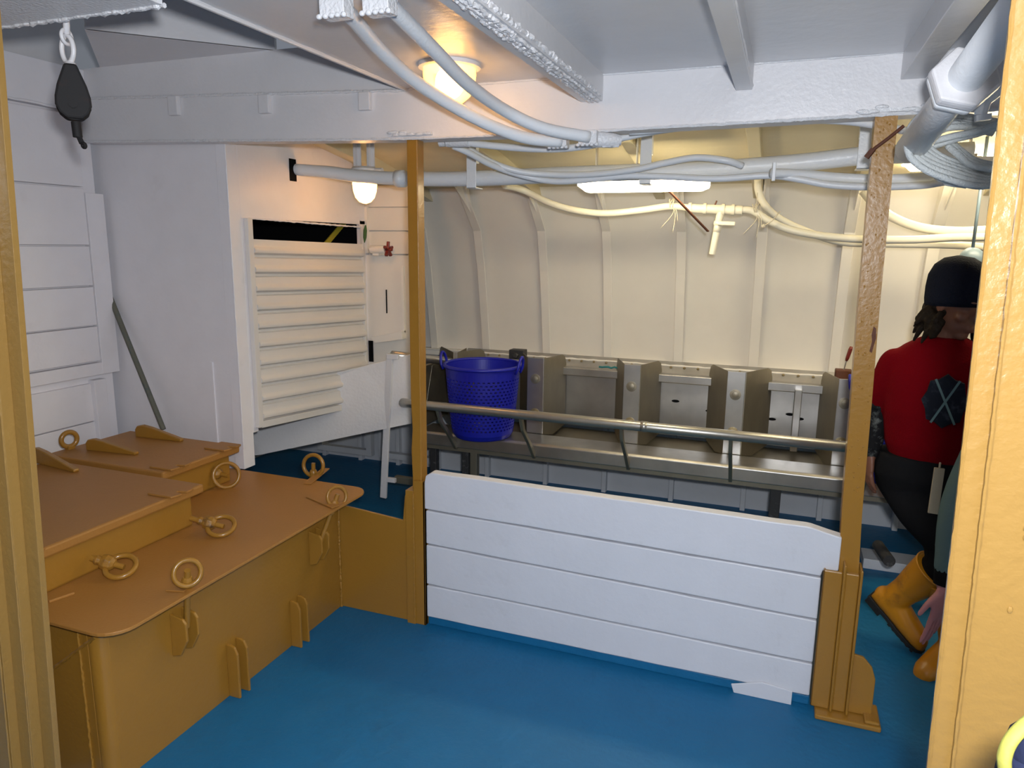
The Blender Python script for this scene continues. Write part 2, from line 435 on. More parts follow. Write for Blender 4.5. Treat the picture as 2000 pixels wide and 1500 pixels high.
# walls closing the space
b = MB(); b.box((XR, -.5, 0), (XR+.03, 4.25, 2.1)); struct(b.build('wall_right', 'hull'), 'far right wall')
b = MB(); b.box((-3.42, -.5, 0), (-3.4, 4.25, 2.6)); struct(b.build('wall_far_left', 'lowhull'), 'far left wall behind the casing')

# doorway the photograph looks through
YD = .90
b = MB()
def jpt(px, py): return aY(px, py, YD)
j0 = aY(60, 750, YD); jl = -1.262; s0 = -.033
for (xo, y0, y1, z1) in ((0, YD, YD+.012, 2.1), (-.034, YD-.022, YD, 2.1), (-.070, YD-.040, YD-.02, 2.1)):
    b.hexa([(-2.6, y0, 0), (jl-.10+xo, y0, 0), (jl-.10+xo, y1, 0), (-2.6, y1, 0), (-2.6, y0, z1), (jl+.012+xo, y0, z1), (jl+.012+xo, y1, z1), (-2.6, y1, z1)])
for xo in (-.034, -.07):
    jag(b, (jl-.10+xo, YD-.022+(.0 if xo > -.05 else -.02), .1), (jl+.012+xo, YD-.022+(.0 if xo > -.05 else -.02), 2.1), .0022, 150, .0006)
struct(b.build('door_1', 'jamb', bevel=.002), 'ochre painted left jamb of the doorway in the foreground')
b = MB()
xr0, xr1 = .222, .186
for (xo, y0, y1) in ((0, YD, YD+.012), (.022, YD-.012, YD), (.19, YD-.022, YD-.01)):
    b.hexa([(xr0+.008+xo, y0, 0), (1.2, y0, 0), (1.2, y1, 0), (xr0+.008+xo, y1, 0), (xr1+xo, y0, 2.1), (1.2, y0, 2.1), (1.2, y1, 2.1), (xr1+xo, y1, 2.1)])
for xo, yy in ((.0, YD-.001), (.022, YD-.013)):
    jag(b, (xr0+.004+xo, yy, .2), (xr1+xo, yy, 2.1), .0024, 190, .0008)
for _ in range(60):
    z = random.uniform(.9, 1.9); x = random.uniform(.26, .40); rr = random.uniform(.0015, .003)
    b.ell((x, YD-.013, z), (rr, .002, rr*1.6), seg=8, rn=5)
struct(b.build('door_2', 'jamb', smooth=True), 'ochre painted right jamb of the doorway in the foreground')

# ================================================================ POSTS, BOARDS, LOW WALL
def post_mid():
    t = thing('support_post', (-1.27, YP, 0), 'ochre square post standing behind the hatch at the left end of the white boards', 'post', 'ochre posts under the girder')
    b = MB(); w = .038
    pts = [(.40, 0), (.60, .004), (.72, 0), (.80, .006), (.92, .001), (1.2, .0), (1.87, .0)]
    R_ = [[V((-1.295+e, YP, z)), V((-1.252, YP, z)), V((-1.252, YP+.05, z)), V((-1.295+e, YP+.05, z))] for z, e in pts]
    b.rings(R_); b.build('pole', 'ochre', t, bevel=.003)
    b = MB(); b.box((-1.312, YP-.022, 0), (-1.278, YP+.05, .56)); b.box((-1.279, YP-.016, 0), (-1.232, YP+.0, .60))
    b.box((-1.240, YP-.016, 0), (-1.232, YP+.05, .60)); jag(b, (-1.279, YP-.02, 0), (-1.279, YP-.02, .55), .004, 60, .002)
    b.build('board_channel', 'ochre_rust', t, bevel=.005)
    return t
post_mid()
def post_right():
    t = thing('support_post', (.28, YP, 0), 'ochre flat faced post with rusted foot at the right end of the white boards', 'post', 'ochre posts under the girder')
    b = MB(); R_ = []
    for px, py in ((1641, 1390), (1653, 1200), (1664, 1000), (1681, 800), (1697, 600), (1713, 430), (1732, 224)):
        p = aY(px, py, YP); x = p.x; z = p.z
        R_.append([V((x-.029, YP, z)), V((x+.029, YP, z)), V((x+.029, YP+.05, z)), V((x-.029, YP+.05, z))])
    b.rings(R_)
    for _ in range(70):
        z = random.uniform(.7, 1.86); x = sum(v_.x for v_ in min(R_, key=lambda q: abs(q[0].z-z)))/4+random.uniform(-.022, .022); rr = random.uniform(.0012, .003)
        b.ell((x, YP, z), (rr, .0022, rr*1.4), seg=8, rn=5)
    b.build('pole', 'ochre', t, bevel=.003)
    b = MB(); b.prism([V((.258+dx, YP-.002, 1.20+dz)) for dx, dz in ((0, .0), (.007, -.004), (.010, .02), (.014, .04), (.011, .07), (.004, .075), (.001, .05), (.004, .03))], (0, .003, 0)); b.build('rust_hole', 'rust', t)
    b = MB()
    b.box((.192, YP-.03, .02), (.248, YP-.018, .50)); b.box((.192, YP-.03, .02), (.200, YP+.05, .50))
    b.box((.248, YP-.045, .02), (.256, YP+.03, .53)); b.box((.256, YP-.03, .02), (.296, YP-.015, .5)); b.box((.296, YP-.045, .02), (.304, YP+.03, .52))
    b.build('board_channel', 'ochre_rust', t, bevel=.004)
    b = MB()
    b.prism([(.304, YP-.02, .02), (.375, YP-.02, .02), (.375, YP-.02, .15), (.362, YP-.02, .19), (.335, YP-.02, .22), (.304, YP-.02, .225)], (0, .012, 0))
    b.build('gusset', 'ochre_rust', t, bevel=.003)
    b = MB(); b.box((.205, YP-.07, .0), (.40, YP+.06, .018)); b.box((.35, YP-.065, .018), (.395, YP-.01, .03)); b.build('foot_plate', 'ochre_rust', t, bevel=.005)
post_right()
names = ['topmost', 'second from top', 'third from top', 'lowest']
zl = [.640, .487, .345, .175, .035]; zr = [.628, .465, .315, .160, .038]
for i in range(4):
    b = MB(); x0, x1 = -1.236, (.236 if i == 0 else .188)
    if i: x0 = -1.229
    poly = []
    if i == 0:
        poly = [(x0, zl[1]+.004), (x0, zl[0]-.05), (x0+.008, zl[0]-.015), (x0+.03, zl[0])]
    else: poly = [(x0, zl[i+1]+.004), (x0, zl[i]-.003)]
    nn = 14
    for q in range(1, nn):
        t_ = q/nn; poly.append((x0+(x1-x0)*t_, zl[i]+(zr[i]-zl[i])*t_-.003*(i > 0)+random.uniform(-.0012, .0012)))
    if i == 0: poly += [(x1-.09, zr[0]+.0), (x1-.04, zr[0]-.012), (x1, zr[0]-.02), (x1, zr[1]+.03), (x1-.045, zr[1]+.025), (x1-.05, zr[1]+.003)]
    else: poly += [(x1, zr[i]-.003), (x1, zr[i+1]+.004)]
    for q in range(nn-1, 0, -1):
        t_ = q/nn; poly.append((x0+(x1-x0)*t_, zl[i+1]+(zr[i+1]-zl[i+1])*t_+.003+random.uniform(-.001, .001)))
    if poly[0][1] != zl[i+1]+.004: pass
    b.prism([V((x, YP-.012, z)) for x, z in poly], (0, .045, 0))
    tag(b.build('wooden_board', 'board', bevel=.004), 'white painted plank between the two ochre posts, %s of the four' % names[i], 'board', 'white planks slotted between the posts')
b = MB(); b.box((-1.23, YP+.0, 0), (.19, YP+.03, .035)); struct(b.build('trim_%d' % k, 'floor', bevel=.004), 'blue painted sill under the white planks'); k += 1
b = MB(); b.prism([V((-.05, YP-.02, .0)), V((.135, YP-.02, .0)), V((.135, YP-.02, .05)), V((.04, YP-.02, .06)), V((-.06, YP-.02, .03))], (0, .006, 0))
tag(b.build('paint_flake', 'board', bevel=.002), 'torn white painted strip at the lower right foot of the planks', 'strip')
b = MB()
b.prism([V((-1.640, YP-.004, 0)), V((-1.30, YP-.004, 0)), V((-1.30, YP-.004, .56)), V((-1.325, YP-.004, .53)), V((-1.335, YP-.004, .425)), V((-1.640, YP-.004, .45))], (0, .012, 0))
jag(b, (-1.632, YP-.008, 0), (-1.632, YP-.008, .45), .006, 60, .003)
struct(b.build('trim_%d' % k, 'ochre_rust', bevel=.004), 'low ochre plate between the hatch and the left post'); k += 1

# ================================================================ HATCH
XC, XL = -1.635, -1.525
Y0, Y1 = 1.25, 2.36
HT = t = thing('deck_hatch', (-2.2, 1.8, 0), 'big ochre steel deck hatch with flat round-cornered cover and lugs at the left', 'hatch')
b = MB()
b.box((XC-.012, Y0+.03, 0), (XC, Y1, .495)); b.box((-2.79, Y0, 0), (XC-.04, Y0+.012, .495))
b.tube([(XC-.034, Y0+.034, 0), (XC-.034, Y0+.034, .495)], .034, 20)
b.box((-2.80, Y0, 0), (-2.78, Y1, .495)); b.box((-2.80, Y1, 0), (XC, Y1+.012, .495))
jag(b, (XC-.07, Y0-.002, 0), (XC-.07, Y0-.002, .49), .004, 60, .002)
b.build('coaming_plate', 'ochre', t, smooth=True, bevel=.001)
b = MB(); jag(b, aY(96, 1312, Y0-.002), aY(186, 1244, Y0-.002), .005, 30, .002); b.build('diagonal_seam', 'ochre', t, smooth=True)
def lug_pair(y, z0, z1, d, shape, gap=.045):
    for s_ in (0, 1):
        yy = y+gap*s_; b = MB()
        if shape == 'knee':
            P_ = [(XC, yy, z0), (XC+d, yy, z0), (XC+d, yy, z1-.03), (XC+d*.75, yy, z1-.006), (XC+d*.4, yy, z1), (XC, yy, z1)]
        else:
            P_ = [(XC, yy, z0), (XC+d*.55, yy, z0+.01), (XC+d, yy, z0+.06), (XC+d, yy, z1-.015), (XC+d*.8, yy, z1), (XC, yy, z1+.01)]
        b.prism(P_, (0, .010, 0)); b.build('lug', 'ochre', t, bevel=.003)
lug_pair(1.70, .0, .19, .045, 'knee'); lug_pair(2.03, .0, .185, .045, 'knee')
lug_pair(1.485, .27, .40, .06, 'd'); lug_pair(2.16, .27, .40, .06, 'd')

def wheel(c, nrm, R0_, r, rod_to, nutmat='ochre', name='ring_nut', ns=1.0):
    c = V(c); nrm = V(nrm).normalized(); rod_to = V(rod_to)
    b = MB(); b.torus(c, nrm, R0_, r); o = b.build(name, 'ochre', HT, smooth='all'); ORG[o.name] = ORG[HT.name]
    b = MB(); b.tube([rod_to, c+(c-rod_to).normalized()*.010], .009, 12)
    b.build('bolt_rod', 'ochre', o, smooth=True)
    d = (c-rod_to).normalized(); b = MB(); ns = 1.35 if nutmat != 'ochre' else 1.0; b.lathe([(.016*ns, -.03), (.019*ns, -.015), (.017*ns, 0), (.013, .01)], c-d*R0_*.65, d, 8)
    b.build('nut', nutmat, o, bevel=.002)
    b = MB(); b.lathe([(.013, -.012), (.015, -.004), (.012, .008)], c-d*R0_*1.6, d, 8)
    b.build('washer', nutmat, o, bevel=.002)
wheel(aX(366, 1119, -1.545), (.75, -.5, .25), .037, .0075, (XC+.035, 1.515, .36))
wheel(aX(658, 970, -1.56), (.75, -.5, .25), .038, .0070, (XC+.035, 2.185, .36))
wheel(aZ(612, 909, .55), (.15, -1, .15), .046, .0085, aZ(612, 930, .50))
wheel(aZ(236, 1106, .535), (.25, -.35, .9), .042, .0085, aZ(178, 1090, .56), 'ochre_nut')
wheel(aZ(432, 1027, .535), (.25, -.35, .9), .044, .0085, aZ(372, 1012, .56), 'ochre_nut')
wheel(aZ(442, 928, .56), (.75, -.6, .25), .050, .0080, aZ(398, 920, .57), 'ochre_nut')
# big lid
def rrect(x0, x1, y0, y1, r, z):
    out = []
    for cx, cy, a0 in ((x1-r, y0+r, -PI/2), (x1-r, y1-r, 0), (x0+r, y1-r, PI/2), (x0+r, y0+r, PI)):
        for q in range(7): out.append(V((cx+r*math.cos(a0+q*PI/12), cy+r*math.sin(a0+q*PI/12), z)))
    return out
b = MB(); b.prism(rrect(-2.79, XL, 1.205, 2.44, .075, .497), (0, 0, .010)); b.build('cover_plate', 'ochre_lid', t, bevel=.002)
for p0, p1 in (((366, 1150), (345, 1160)), ((600, 945), (650, 920)), ((655, 990), (620, 975))):
    p, q = aZ(*p0, .510), aZ(*p1, .510); b = MB(); b.beam(p, q+V((-.05, .02, 0)), .035, .004); b.build('pad', 'ochre_lid', t, bevel=.001)
b = MB()
b.beam(aZ(95, 1175, .511), aZ(145, 1158, .511), .008, .008)
b.build('weld_strip', 'ochre_lid', t, bevel=.002)
def raised(x0, x1, y0, y1, z, label, fins):
    t = thing('raised_hatch', ((x0+x1)/2, (y0+y1)/2, .507), label, 'hatch', 'raised ochre hatches')
    b = MB(); b.prism([V((x0+.03, y0+.03, .507)), V((x1-.03, y0+.03, .507)), V((x1-.03, y1-.03, .507)), V((x0+.03, y1-.03, .507))], (0, 0, z-.03-.507))
    b.build('inner_coaming', 'ochre', t, bevel=.008)
    b = MB(); b.prism([V((x0, y0, z-.032)), V((x1, y0, z-.032)), V((x1, y1, z-.032)), V((x0, y1, z-.032))], (0, 0, .032)); b.build('cover', 'ochre_lid', t, bevel=.007)
    for (p, q, h) in fins:
        p = aZ(*p, z); q = aZ(*q, z); d = (q-p).normalized(); s_ = V((0, 0, 1)).cross(d)*.011
        b = MB(); L = (q-p).length; poly = [p, q, q+V((0, 0, .012)), p.lerp(q, .35)+V((0, 0, h*.88)), p.lerp(q, .16)+V((0, 0, h)), p.lerp(q, .05)+V((0, 0, h*.9)), p+V((0, 0, h*.6))]
        b.prism([v_-s_ for v_ in poly], s_*2); b.build('hinge_arm', 'ochre', t, bevel=.004)
    for yy in (y0+.18*(y1-y0), y1-.14*(y1-y0)):
        b = MB(); b.prism([V((x1-.09, yy-.05, z)), V((x1+.014, yy-.05, z)), V((x1+.022, yy-.03, z)), V((x1+.022, yy-.012, z)), V((x1-.01, yy-.004, z)), V((x1-.01, yy+.004, z)), V((x1+.022, yy+.012, z)), V((x1+.022, yy+.03, z)), V((x1+.014, yy+.05, z)), V((x1-.09, yy+.05, z))], (0, 0, .007))
        b.build('forked_pad', 'ochre_lid', t, bevel=.002)
raised(-2.62, -1.87, 1.10, 1.895, .655, 'nearest raised ochre hatch on the big hatch, beside the left doorway jamb', [((62, 900), (150, 922), .06)])
raised(-2.70, -2.09, 1.925, 2.33, .66, 'far raised ochre hatch with two hinge arms, under the smooth white panel', [((172, 878), (268, 888), .05), ((268, 852), (356, 862), .055)])

t = thing('lifting_ring', aZ(135, 882, .507), 'ochre lifting ring standing behind the two raised hatches by the plank wall', 'ring')
b = MB(); c_ = aZ(135, 858, .70); b.torus(c_, (1, -.25, 0), .030, .010); b.build('ring', 'ochre', t, smooth='all')
b = MB(); b.box((c_.x-.012, c_.y-.015, .507), (c_.x+.012, c_.y+.015, c_.z-.025)); b.build('stem', 'ochre', t, bevel=.003)

# ================================================================ LEFT SIDE THINGS
# louvred shutter
t = thing('louvre_shutter', (XS+.01, 2.95, .65), 'cream louvred shutter with horizontal slats in the casing wall', 'shutter')
ya, yb = 2.545, 3.44
def zt_(y): return 1.578-.012*(y-ya)/(yb-ya)
def zbm(y): return .695-.075*(y-ya)/(yb-ya)
b = MB(); b.box((XS, ya-.02, .68), (XS+.022, ya+.012, 1.60)); b.box((XS, yb-.012, .62), (XS+.018, yb+.01, 1.60))
b.hexa([(XS, ya, zbm(ya)-.02), (XS+.02, ya, zbm(ya)-.02), (XS+.02, yb, zbm(yb)-.02), (XS, yb, zbm(yb)-.02), (XS, ya, zbm(ya)+.012), (XS+.02, ya, zbm(ya)+.012), (XS+.02, yb, zbm(yb)+.012), (XS, yb, zbm(yb)+.012)])
b.build('frame', 'shut', t, bevel=.003)
ns = 10
for i in range(ns):
    f0, f1 = i/ns, (i+1)/ns
    top0, top1 = 1.512, 1.495
    za0 = top0+(zbm(ya)-top0)*f0; za1 = top0+(zbm(ya)-top0)*f1; zb0 = top1+(zbm(yb)-top1)*f0; zb1 = top1+(zbm(yb)-top1)*f1
    b = MB(); prf = [(.014, 0), (.015, .30), (.020, .42), (.027, .50), (.029, .60), (.027, .70), (.014, .78), (.002, .82), (.0, .93), (.014, 1)]
    R_ = []
    for (yy, a_, c_) in ((ya+.01, za0, za1), (yb-.01, zb0, zb1)):
        R_.append([V((XS+dx, yy, a_+(c_-a_)*q)) for dx, q in prf] + [V((XS-.008, yy, c_)), V((XS-.008, yy, a_))])
    b.rings(R_); b.build('slat', 'shut', t, smooth=True)
b = MB(); p = aX(655, 455, XS-.12); q = aX(632, 482, XS-.12); b.beam(p+(p-q)*1.2, q+(q-p)*1, .03, .006, (1, 0, 0))
tag(b.build('yellow_strap', 'yellow'), 'yellow strap inside the dark gap above the louvres', 'strap')
# pale sloping chute panel under the louvre
b = MB()
Pc = [aY(462, 868, 2.95), aY(466, 884, 2.95), aY(480, 890, 2.96), aY(505, 888, 2.98), aY(600, 868, 3.1), aY(800, 827, 3.33), aY(800, 692, 3.33), aY(705, 716, 3.23), aY(600, 740, 3.1), aY(462, 800, 2.95)]
b.prism(Pc, (.012, -.0, .0)); tag(b.build('chute_panel', 'white', bevel=.002), 'pale sloping steel chute side panel under the louvred shutter', 'panel')
# tap
t = thing('water_tap', (-2.1, YT-.03, 1.44), 'small white pipe tap with red star handle on the end wall', 'tap')
p = aY(737, 487, YT-.07); q = aY(753, 487, YT-.07)
b = MB(); b.tube([p-V((.04, 0, 0)), q], .022, 16); b.box((p.x-.03, YT-.075, p.z-.034), (p.x+.01, YT-.01, p.z-.018)); b.box((p.x-.03, YT-.07, p.z-.01), (p.x, YT-.0, p.z+.01)); b.build('body', 'hull', t, bevel=.002, smooth=True)
b = MB(); b.tube([q, q+V((.045, -.01, 0))], .010, 10)
for a_ in range(5):
    an = a_*2*PI/5+.3; b.beam(q+V((.014, 0, 0)), q+V((.014+.004, math.cos(an)*.042, math.sin(an)*.042)), .018, .014)
b.build('handle', 'red', t, bevel=.003)
b = MB(); p = aX(714, 440, XS+.03); q = aX(712, 474, XS+.03); b.tube([p, p.lerp(q, .3), p.lerp(q, .7), q], [.004, .010, .009, .002], 8)
tag(b.build('green_peg', 'green', smooth=True), 'small green peg stuck beside the upper right corner of the louvre', 'peg')
# stick
p = aY(215, 580, 2.43); q = aZ(308, 842, .66); q.y = 2.40
b = MB(); b.tube([p, p.lerp(q, .5), q], .0115, 10); tag(b.build('broom_stick', 'stick', smooth=True), 'worn grey stick leaning against the smooth white panel', 'stick')
# pulley block hanging from the beam
yb_ = 1.33
tp = aY(132, 62, yb_)
t = thing('pulley_block', aY(150, 285, yb_), 'black pulley block hanging on a white shackle from the roof beam', 'pulley')
dn = (aY(148, 240, yb_)-aY(133, 70, yb_)).normalized()
b = MB()
c1 = aY(132, 96, yb_); b.torus(c1, (.35, -1, 0), .021, .0065, sx=1.0, upv=(1, .35, 0))
pts = []
for a_ in range(24):
    an = 2*PI*a_/24; pts.append(c1 + V((math.cos(an)*.019, 0, 0)) + dn*-math.sin(an)*.030)
b = MB(); b.tube(pts, .0058, 8, closed=True)
b.torus(aY(130, 72, yb_), (1, .2, 0), .016, .0045)
b.tube([aY(130, 66, yb_), aY(129, 40, yb_), V((tp.x, 1.31, 2.02))], .008, 8)
b.lathe([(.012, 0), (.014, .01), (.012, .02)], aY(137, 122, yb_), dn, 12)
b.build('shackle', 'white', t, smooth='all')
cc = aY(143, 207, yb_)
tow = (EYE-cc); tow.z = 0; tow.normalize(); sidev = V((0, 0, 1)).cross(tow); sidev.normalize()
def teardrop(off, sc=1.0):
    out = []; L0 = aY(137, 128, yb_)
    pr = [(.000, .014), (.018, .022), (.045, .034), (.070, .041), (.088, .042), (.104, .034), (.116, .018)]
    for h, w_ in pr: out.append(L0 + dn*h*1.06 + sidev*w_*sc*.9 + tow*off)
    for h, w_ in pr[::-1]: out.append(L0 + dn*h*1.06 - sidev*w_*sc*.9 + tow*off)
    return out
for off, sc in ((.018, 1.0), (-.030, .98)):
    b = MB(); b.prism(teardrop(off, sc), tow*.012); b.build('cheek', 'blockm', t, bevel=.005)
b = MB(); b.lathe([(.034, -.016), (.029, -.006), (.029, .006), (.034, .016)], cc, tow, 24); b.lathe([(.010, -.034), (.010, .036)], cc, tow, 10); b.build('sheave', 'blockm', t, smooth=True)
b = MB(); b.tube([aY(148, 238, yb_), aY(152, 268, yb_)], .0105, 10); b.torus(aY(164, 284, yb_), (0, 1, .2), .005, .004); b.tube([aY(152, 262, yb_), aY(160, 280, yb_)], .006, 8); b.build('becket', 'blockm', t, smooth=True)

# ================================================================ LAMPS
def bulkhead(c, r, label, bulbm, arms=True, zceil=2.035):
    c = V(c)
    t = thing('bulkhead_lamp', (c.x, c.y, zceil), label, 'lamp', 'round caged bulkhead lamps')
    b = MB(); b.lathe([(r*.55, .052), (r*.85, .05), (r*1.02, .04), (r*1.02, .012), (r*1.10, .010), (r*1.10, -.008), (r*.95, -.01)], c, (0, 0, 1), 32)
    b.tube([c+V((r, 0, .03)), c+V((r+.035, 0, .03))], .014, 12)
    b.tube([c+V((-r*.7, -r*.7, .03)), c+V((-r*1.0, -r*1.0, .03))], .010, 12)
    b.build('base', 'white', t, smooth=True)
    b = MB(); b.lathe([(r*.93, -.006), (r*.95, -.028), (r*.90, -.058), (r*.74, -.088), (r*.45, -.108), (r*.12, -.115)], c, (0, 0, 1), 32, cap=False); b.build('globe', 'glass', t, smooth='all')
    b = MB(); b.ell(c+V((0, 0, -.050)), (r*.52, r*.52, r*.55)); b.build('bulb', bulbm, t, smooth='all')
    if arms:
        for s_ in (-1, 1):
            b = MB(); b.box((c.x+s_*r*.6-.02, c.y-.003, c.z+.05), (c.x+s_*r*.6+.02, c.y+.003, zceil)); b.box((c.x+s_*r*.6-.003, c.y-.02, c.z+.05), (c.x+s_*r*.6+.003, c.y+.003, zceil)); b.build('hanger', 'white', t)
    return t
bulkhead(aY(878, 128, 2.1), .086, 'glowing warm bulkhead lamp behind the two thick cables near the roof', 'bulb')
c2 = aY(712, 348, 2.98)
bulkhead(c2, .060, 'small glowing bulkhead lamp hanging behind the pipe above the louvre', 'bulb2', zceil=1.97)
def fluo(xa, xb, y, z, label, zc):
    t = thing('fluorescent_lamp', ((xa+xb)/2, y, z), label, 'lamp', 'lit fluorescent lamps under the deckhead')
    b = MB(); w_ = .055; h = .062
    sec = lambda s_, dz: [V((0, -w_*s_, h*.9)), V((0, -w_*s_*.95, h*.35)), V((0, -w_*.6*s_, dz)), V((0, w_*.6*s_, dz)), V((0, w_*s_*.95, h*.35)), V((0, w_*s_, h*.9))]
    R_ = []
    for x, s_, dz in ((xa, .75, .032), (xa+.035, 1, .0), (xb-.03, 1, .0), (xb, .85, .012)): R_.append([p+V((x, y, z)) for p in sec(s_, dz)])
    b.rings(R_); b.build('diffuser', 'fluo', t, bevel=.003)
    b = MB(); b.box((xa-.01, y-w_*1.05, z+h*.9), (xb+.01, y+w_*1.05, z+h*.9+.022)); b.build('tray', 'white', t, bevel=.003)
    for x in (xa+.07, xb-.30) if xb-xa > .4 else (xa+.05,):
        b = MB(); b.box((x, y-.015, z+h*.9+.02), (x+.004, y+.015, zc)); b.box((x-.01, y-.015, z+h*.9+.022), (x+.04, y+.015, z+h*.9+.028)); b.lathe([(.008, 0), (.008, .012)], (x+.02, y, z+h*.9+.026), (0, 0, 1), 6); b.build('hanger', 'hull', t)
p = aY(1132, 376, 3.1); q = aY(1384, 376, 3.1)
fluo(p.x, q.x, 3.1, p.z, 'long lit fluorescent lamp behind the cables in the middle', 1.965)
p = aY(1842, 354, 3.1); fluo(p.x, p.x+.62, 3.1, p.z, 'lit fluorescent lamp partly behind the rope by the right jamb', 1.965)
p = aY(1762, 334, 3.6); fluo(p.x, p.x+.45, 3.6, p.z, 'furthest lit fluorescent lamp, seen between pipes right of the right post', 1.875)

# ================================================================ PIPES AND CABLES
def pipe(pts, r, name, mat, label, cat='pipe', group=None, seg=12, extra=None, sp=8):
    P_ = [aY(*p) for p in pts]; b = MB(); b.tube(spline(P_, sp), r, seg)
    if extra: extra(b, P_)
    return tag(b.build(name, mat, smooth='all'), label, cat, group)
g1 = 'thick cables running down from the roof clamps'
pipe([(657, 0, 1.42), (672, 16, 1.46), (700, 48, 1.56), (745, 100, 1.72), (810, 158, 1.90), (890, 210, 2.06), (965, 248, 2.17), (1030, 270, 2.25), (1095, 277, 2.32)], .0185, 'thick_cable', 'conduit', 'thick grey cable from the left roof clamp, crossing below the lamp globe', 'cable', g1)
pipe([(742, -8, 1.40), (760, 10, 1.44), (800, 50, 1.55), (850, 100, 1.70), (915, 165, 1.92), (985, 215, 2.12), (1060, 250, 2.22), (1150, 268, 2.32)], .0185, 'thick_cable', 'conduit', 'thick grey cable from the right roof clamp, crossing over the lamp base', 'cable', g1)
def clamp(px, py, Y, sx, sy, sz, label):
    p = aY(px, py, Y); b = MB(); b.box(p-V((sx, sy, sz)), p+V((sx, sy, sz)))
    for q in range(5): b.ell(p+V((-sx+2*sx*q/4, -sy, -sz)), (.007, .006, .006), seg=8, rn=6)
    tag(b.build('cable_clamp', 'lumpy', bevel=.006, smooth=True), label, 'clamp', 'white cable clamps')
clamp(657, 6, 1.40, .030, .02, .030, 'white block clamp at the roof holding the left thick cable')
clamp(742, -2, 1.38, .030, .02, .030, 'white block clamp at the roof holding the right thick cable')
clamp(1093, 279, 2.34, .028, .02, .016, 'white clamp under the girder on the left thick cable end')
clamp(1150, 270, 2.34, .030, .02, .022, 'white clamp under the girder on the right thick cable end')
b = MB(); p = aY(1158, 272, 2.36); b.tube([p, p+V((.06, .02, -.003)), p+V((.085, .03, -.002))], [.026, .024, .016], 14); jag(b, p+V((.03, 0, -.02)), p+V((.08, .02, -.02)), .006, 10, .003)
tag(b.build('cable_gland', 'lumpy', smooth=True), 'lumpy tapered gland on the thick cable at the girder', 'gland')
YM = 2.9
main = [aY(x, y, YM) for x, y in ((566, 330), (590, 332), (640, 336), (700, 344), (790, 349), (920, 349), (1100, 341), (1250, 336), (1400, 330), (1560, 318), (1690, 304), (1800, 300), (1900, 296))]
def mainx(b, P_):
    p = P_[4]; b.tube([p-V((.04, 0, 0)), p+V((.0, 0, 0))], .037, 16)
b = MB(); rr = [.026, .027, .028, .029, .031] + [.032]*8
b.tube(spline(main, 4), [rr[min(i//4, 12)] for i in range(49)], 16); mainx(b, main)
tag(b.build('main_pipe', 'conduit', smooth='all'), 'long thick pale pipe running along behind both posts under the deckhead', 'pipe')
b = MB(); p = aX(572, 332, XS+.004); b.box((XS, p.y-.022, p.z-.05), (XS+.003, p.y+.028, p.z+.05)); struct(b.build('trim_%d' % k, 'black', bevel=.002), 'dark cut-out in the casing wall round the pipe'); k += 1
def strap(px, Y, y0, y1, label, w_=.022):
    a_ = aY(px, y0, Y-.04); c_ = aY(px, y1, Y-.04); b = MB()
    b.box((a_.x-w_, a_.y-.004, c_.z), (a_.x+w_, a_.y, a_.z)); b.box((a_.x-w_, a_.y-.004, c_.z), (a_.x+w_, a_.y+.07, c_.z+.005)); b.box((a_.x-w_, a_.y-.004, a_.z-.004), (a_.x+w_, a_.y+.03, a_.z+.13))
    tag(b.build('pipe_bracket', 'conduit', bevel=.003), label, 'bracket', 'pipe brackets on the main pipe')
strap(921, YM, 317, 368, 'pale flat bracket over the main pipe just right of the left post')
strap(1262, YM, 300, 360, 'pale flat bracket over the main pipe in front of the fluorescent lamp')
strap(1692, YM, 268, 330, 'pale flat bracket over the main pipe just left of the right post')
g2 = 'thin grey conduits beside the main pipe'
pipe([(872, 274, 2.5), (900, 276, 2.5), (930, 281, 2.5), (1000, 288, 2.5), (1080, 291, 2.5), (1150, 284, 2.5), (1210, 270, 2.5), (1290, 254, 2.5), (1370, 245, 2.5), (1450, 240, 2.5)], .0125, 'thin_conduit', 'conduit', 'thin grey conduit dipping under the girder clamps', 'conduit', g2)
b = MB(); p = aY(888, 276, 2.5); b.tube([p-V((.03, 0, 0)), p+V((.06, 0, -.004))], .020, 12); b.tube([p-V((.06, 0, 0)), p-V((.035, 0, 0))], .018, 12)
tag(b.build('conduit_joint', 'lumpy', smooth=True), 'lumpy joint at the left end of the thin conduit under the girder', 'joint')
pipe([(885, 285, 2.55), (915, 298, 2.6), (960, 322, 2.7), (1010, 340, 2.78), (1070, 353, 2.82), (1125, 353, 2.82), (1220, 344, 2.82), (1300, 345, 2.83), (1400, 349, 2.83), (1500, 343, 2.83), (1560, 350, 2.83), (1620, 361, 2.83), (1700, 365, 2.83), (1800, 362, 2.83), (1850, 355, 2.83), (1940, 350, 2.83)], .0125, 'thin_conduit', 'conduit', 'thin grey conduit swooping from the left joint and sagging lowest along the main pipe', 'conduit', g2)
pipe([(900, 280, 2.6), (950, 312, 2.7), (1010, 334, 2.76), (1080, 341, 2.8), (1160, 340, 2.8), (1240, 331, 2.8), (1300, 318, 2.8), (1360, 308, 2.8), (1420, 314, 2.8), (1450, 324, 2.83)], .0125, 'thin_conduit', 'conduit', 'thin grey conduit lying over the main pipe and rising behind the bracket', 'conduit', g2)
pipe([(1505, 338, 2.8), (1560, 340, 2.84), (1640, 347, 2.86), (1720, 350, 2.86), (1800, 347, 2.86), (1850, 343, 2.86)], .0165, 'thin_conduit', 'conduit', 'grey conduit just below the main pipe crossing behind the right post', 'conduit', g2)
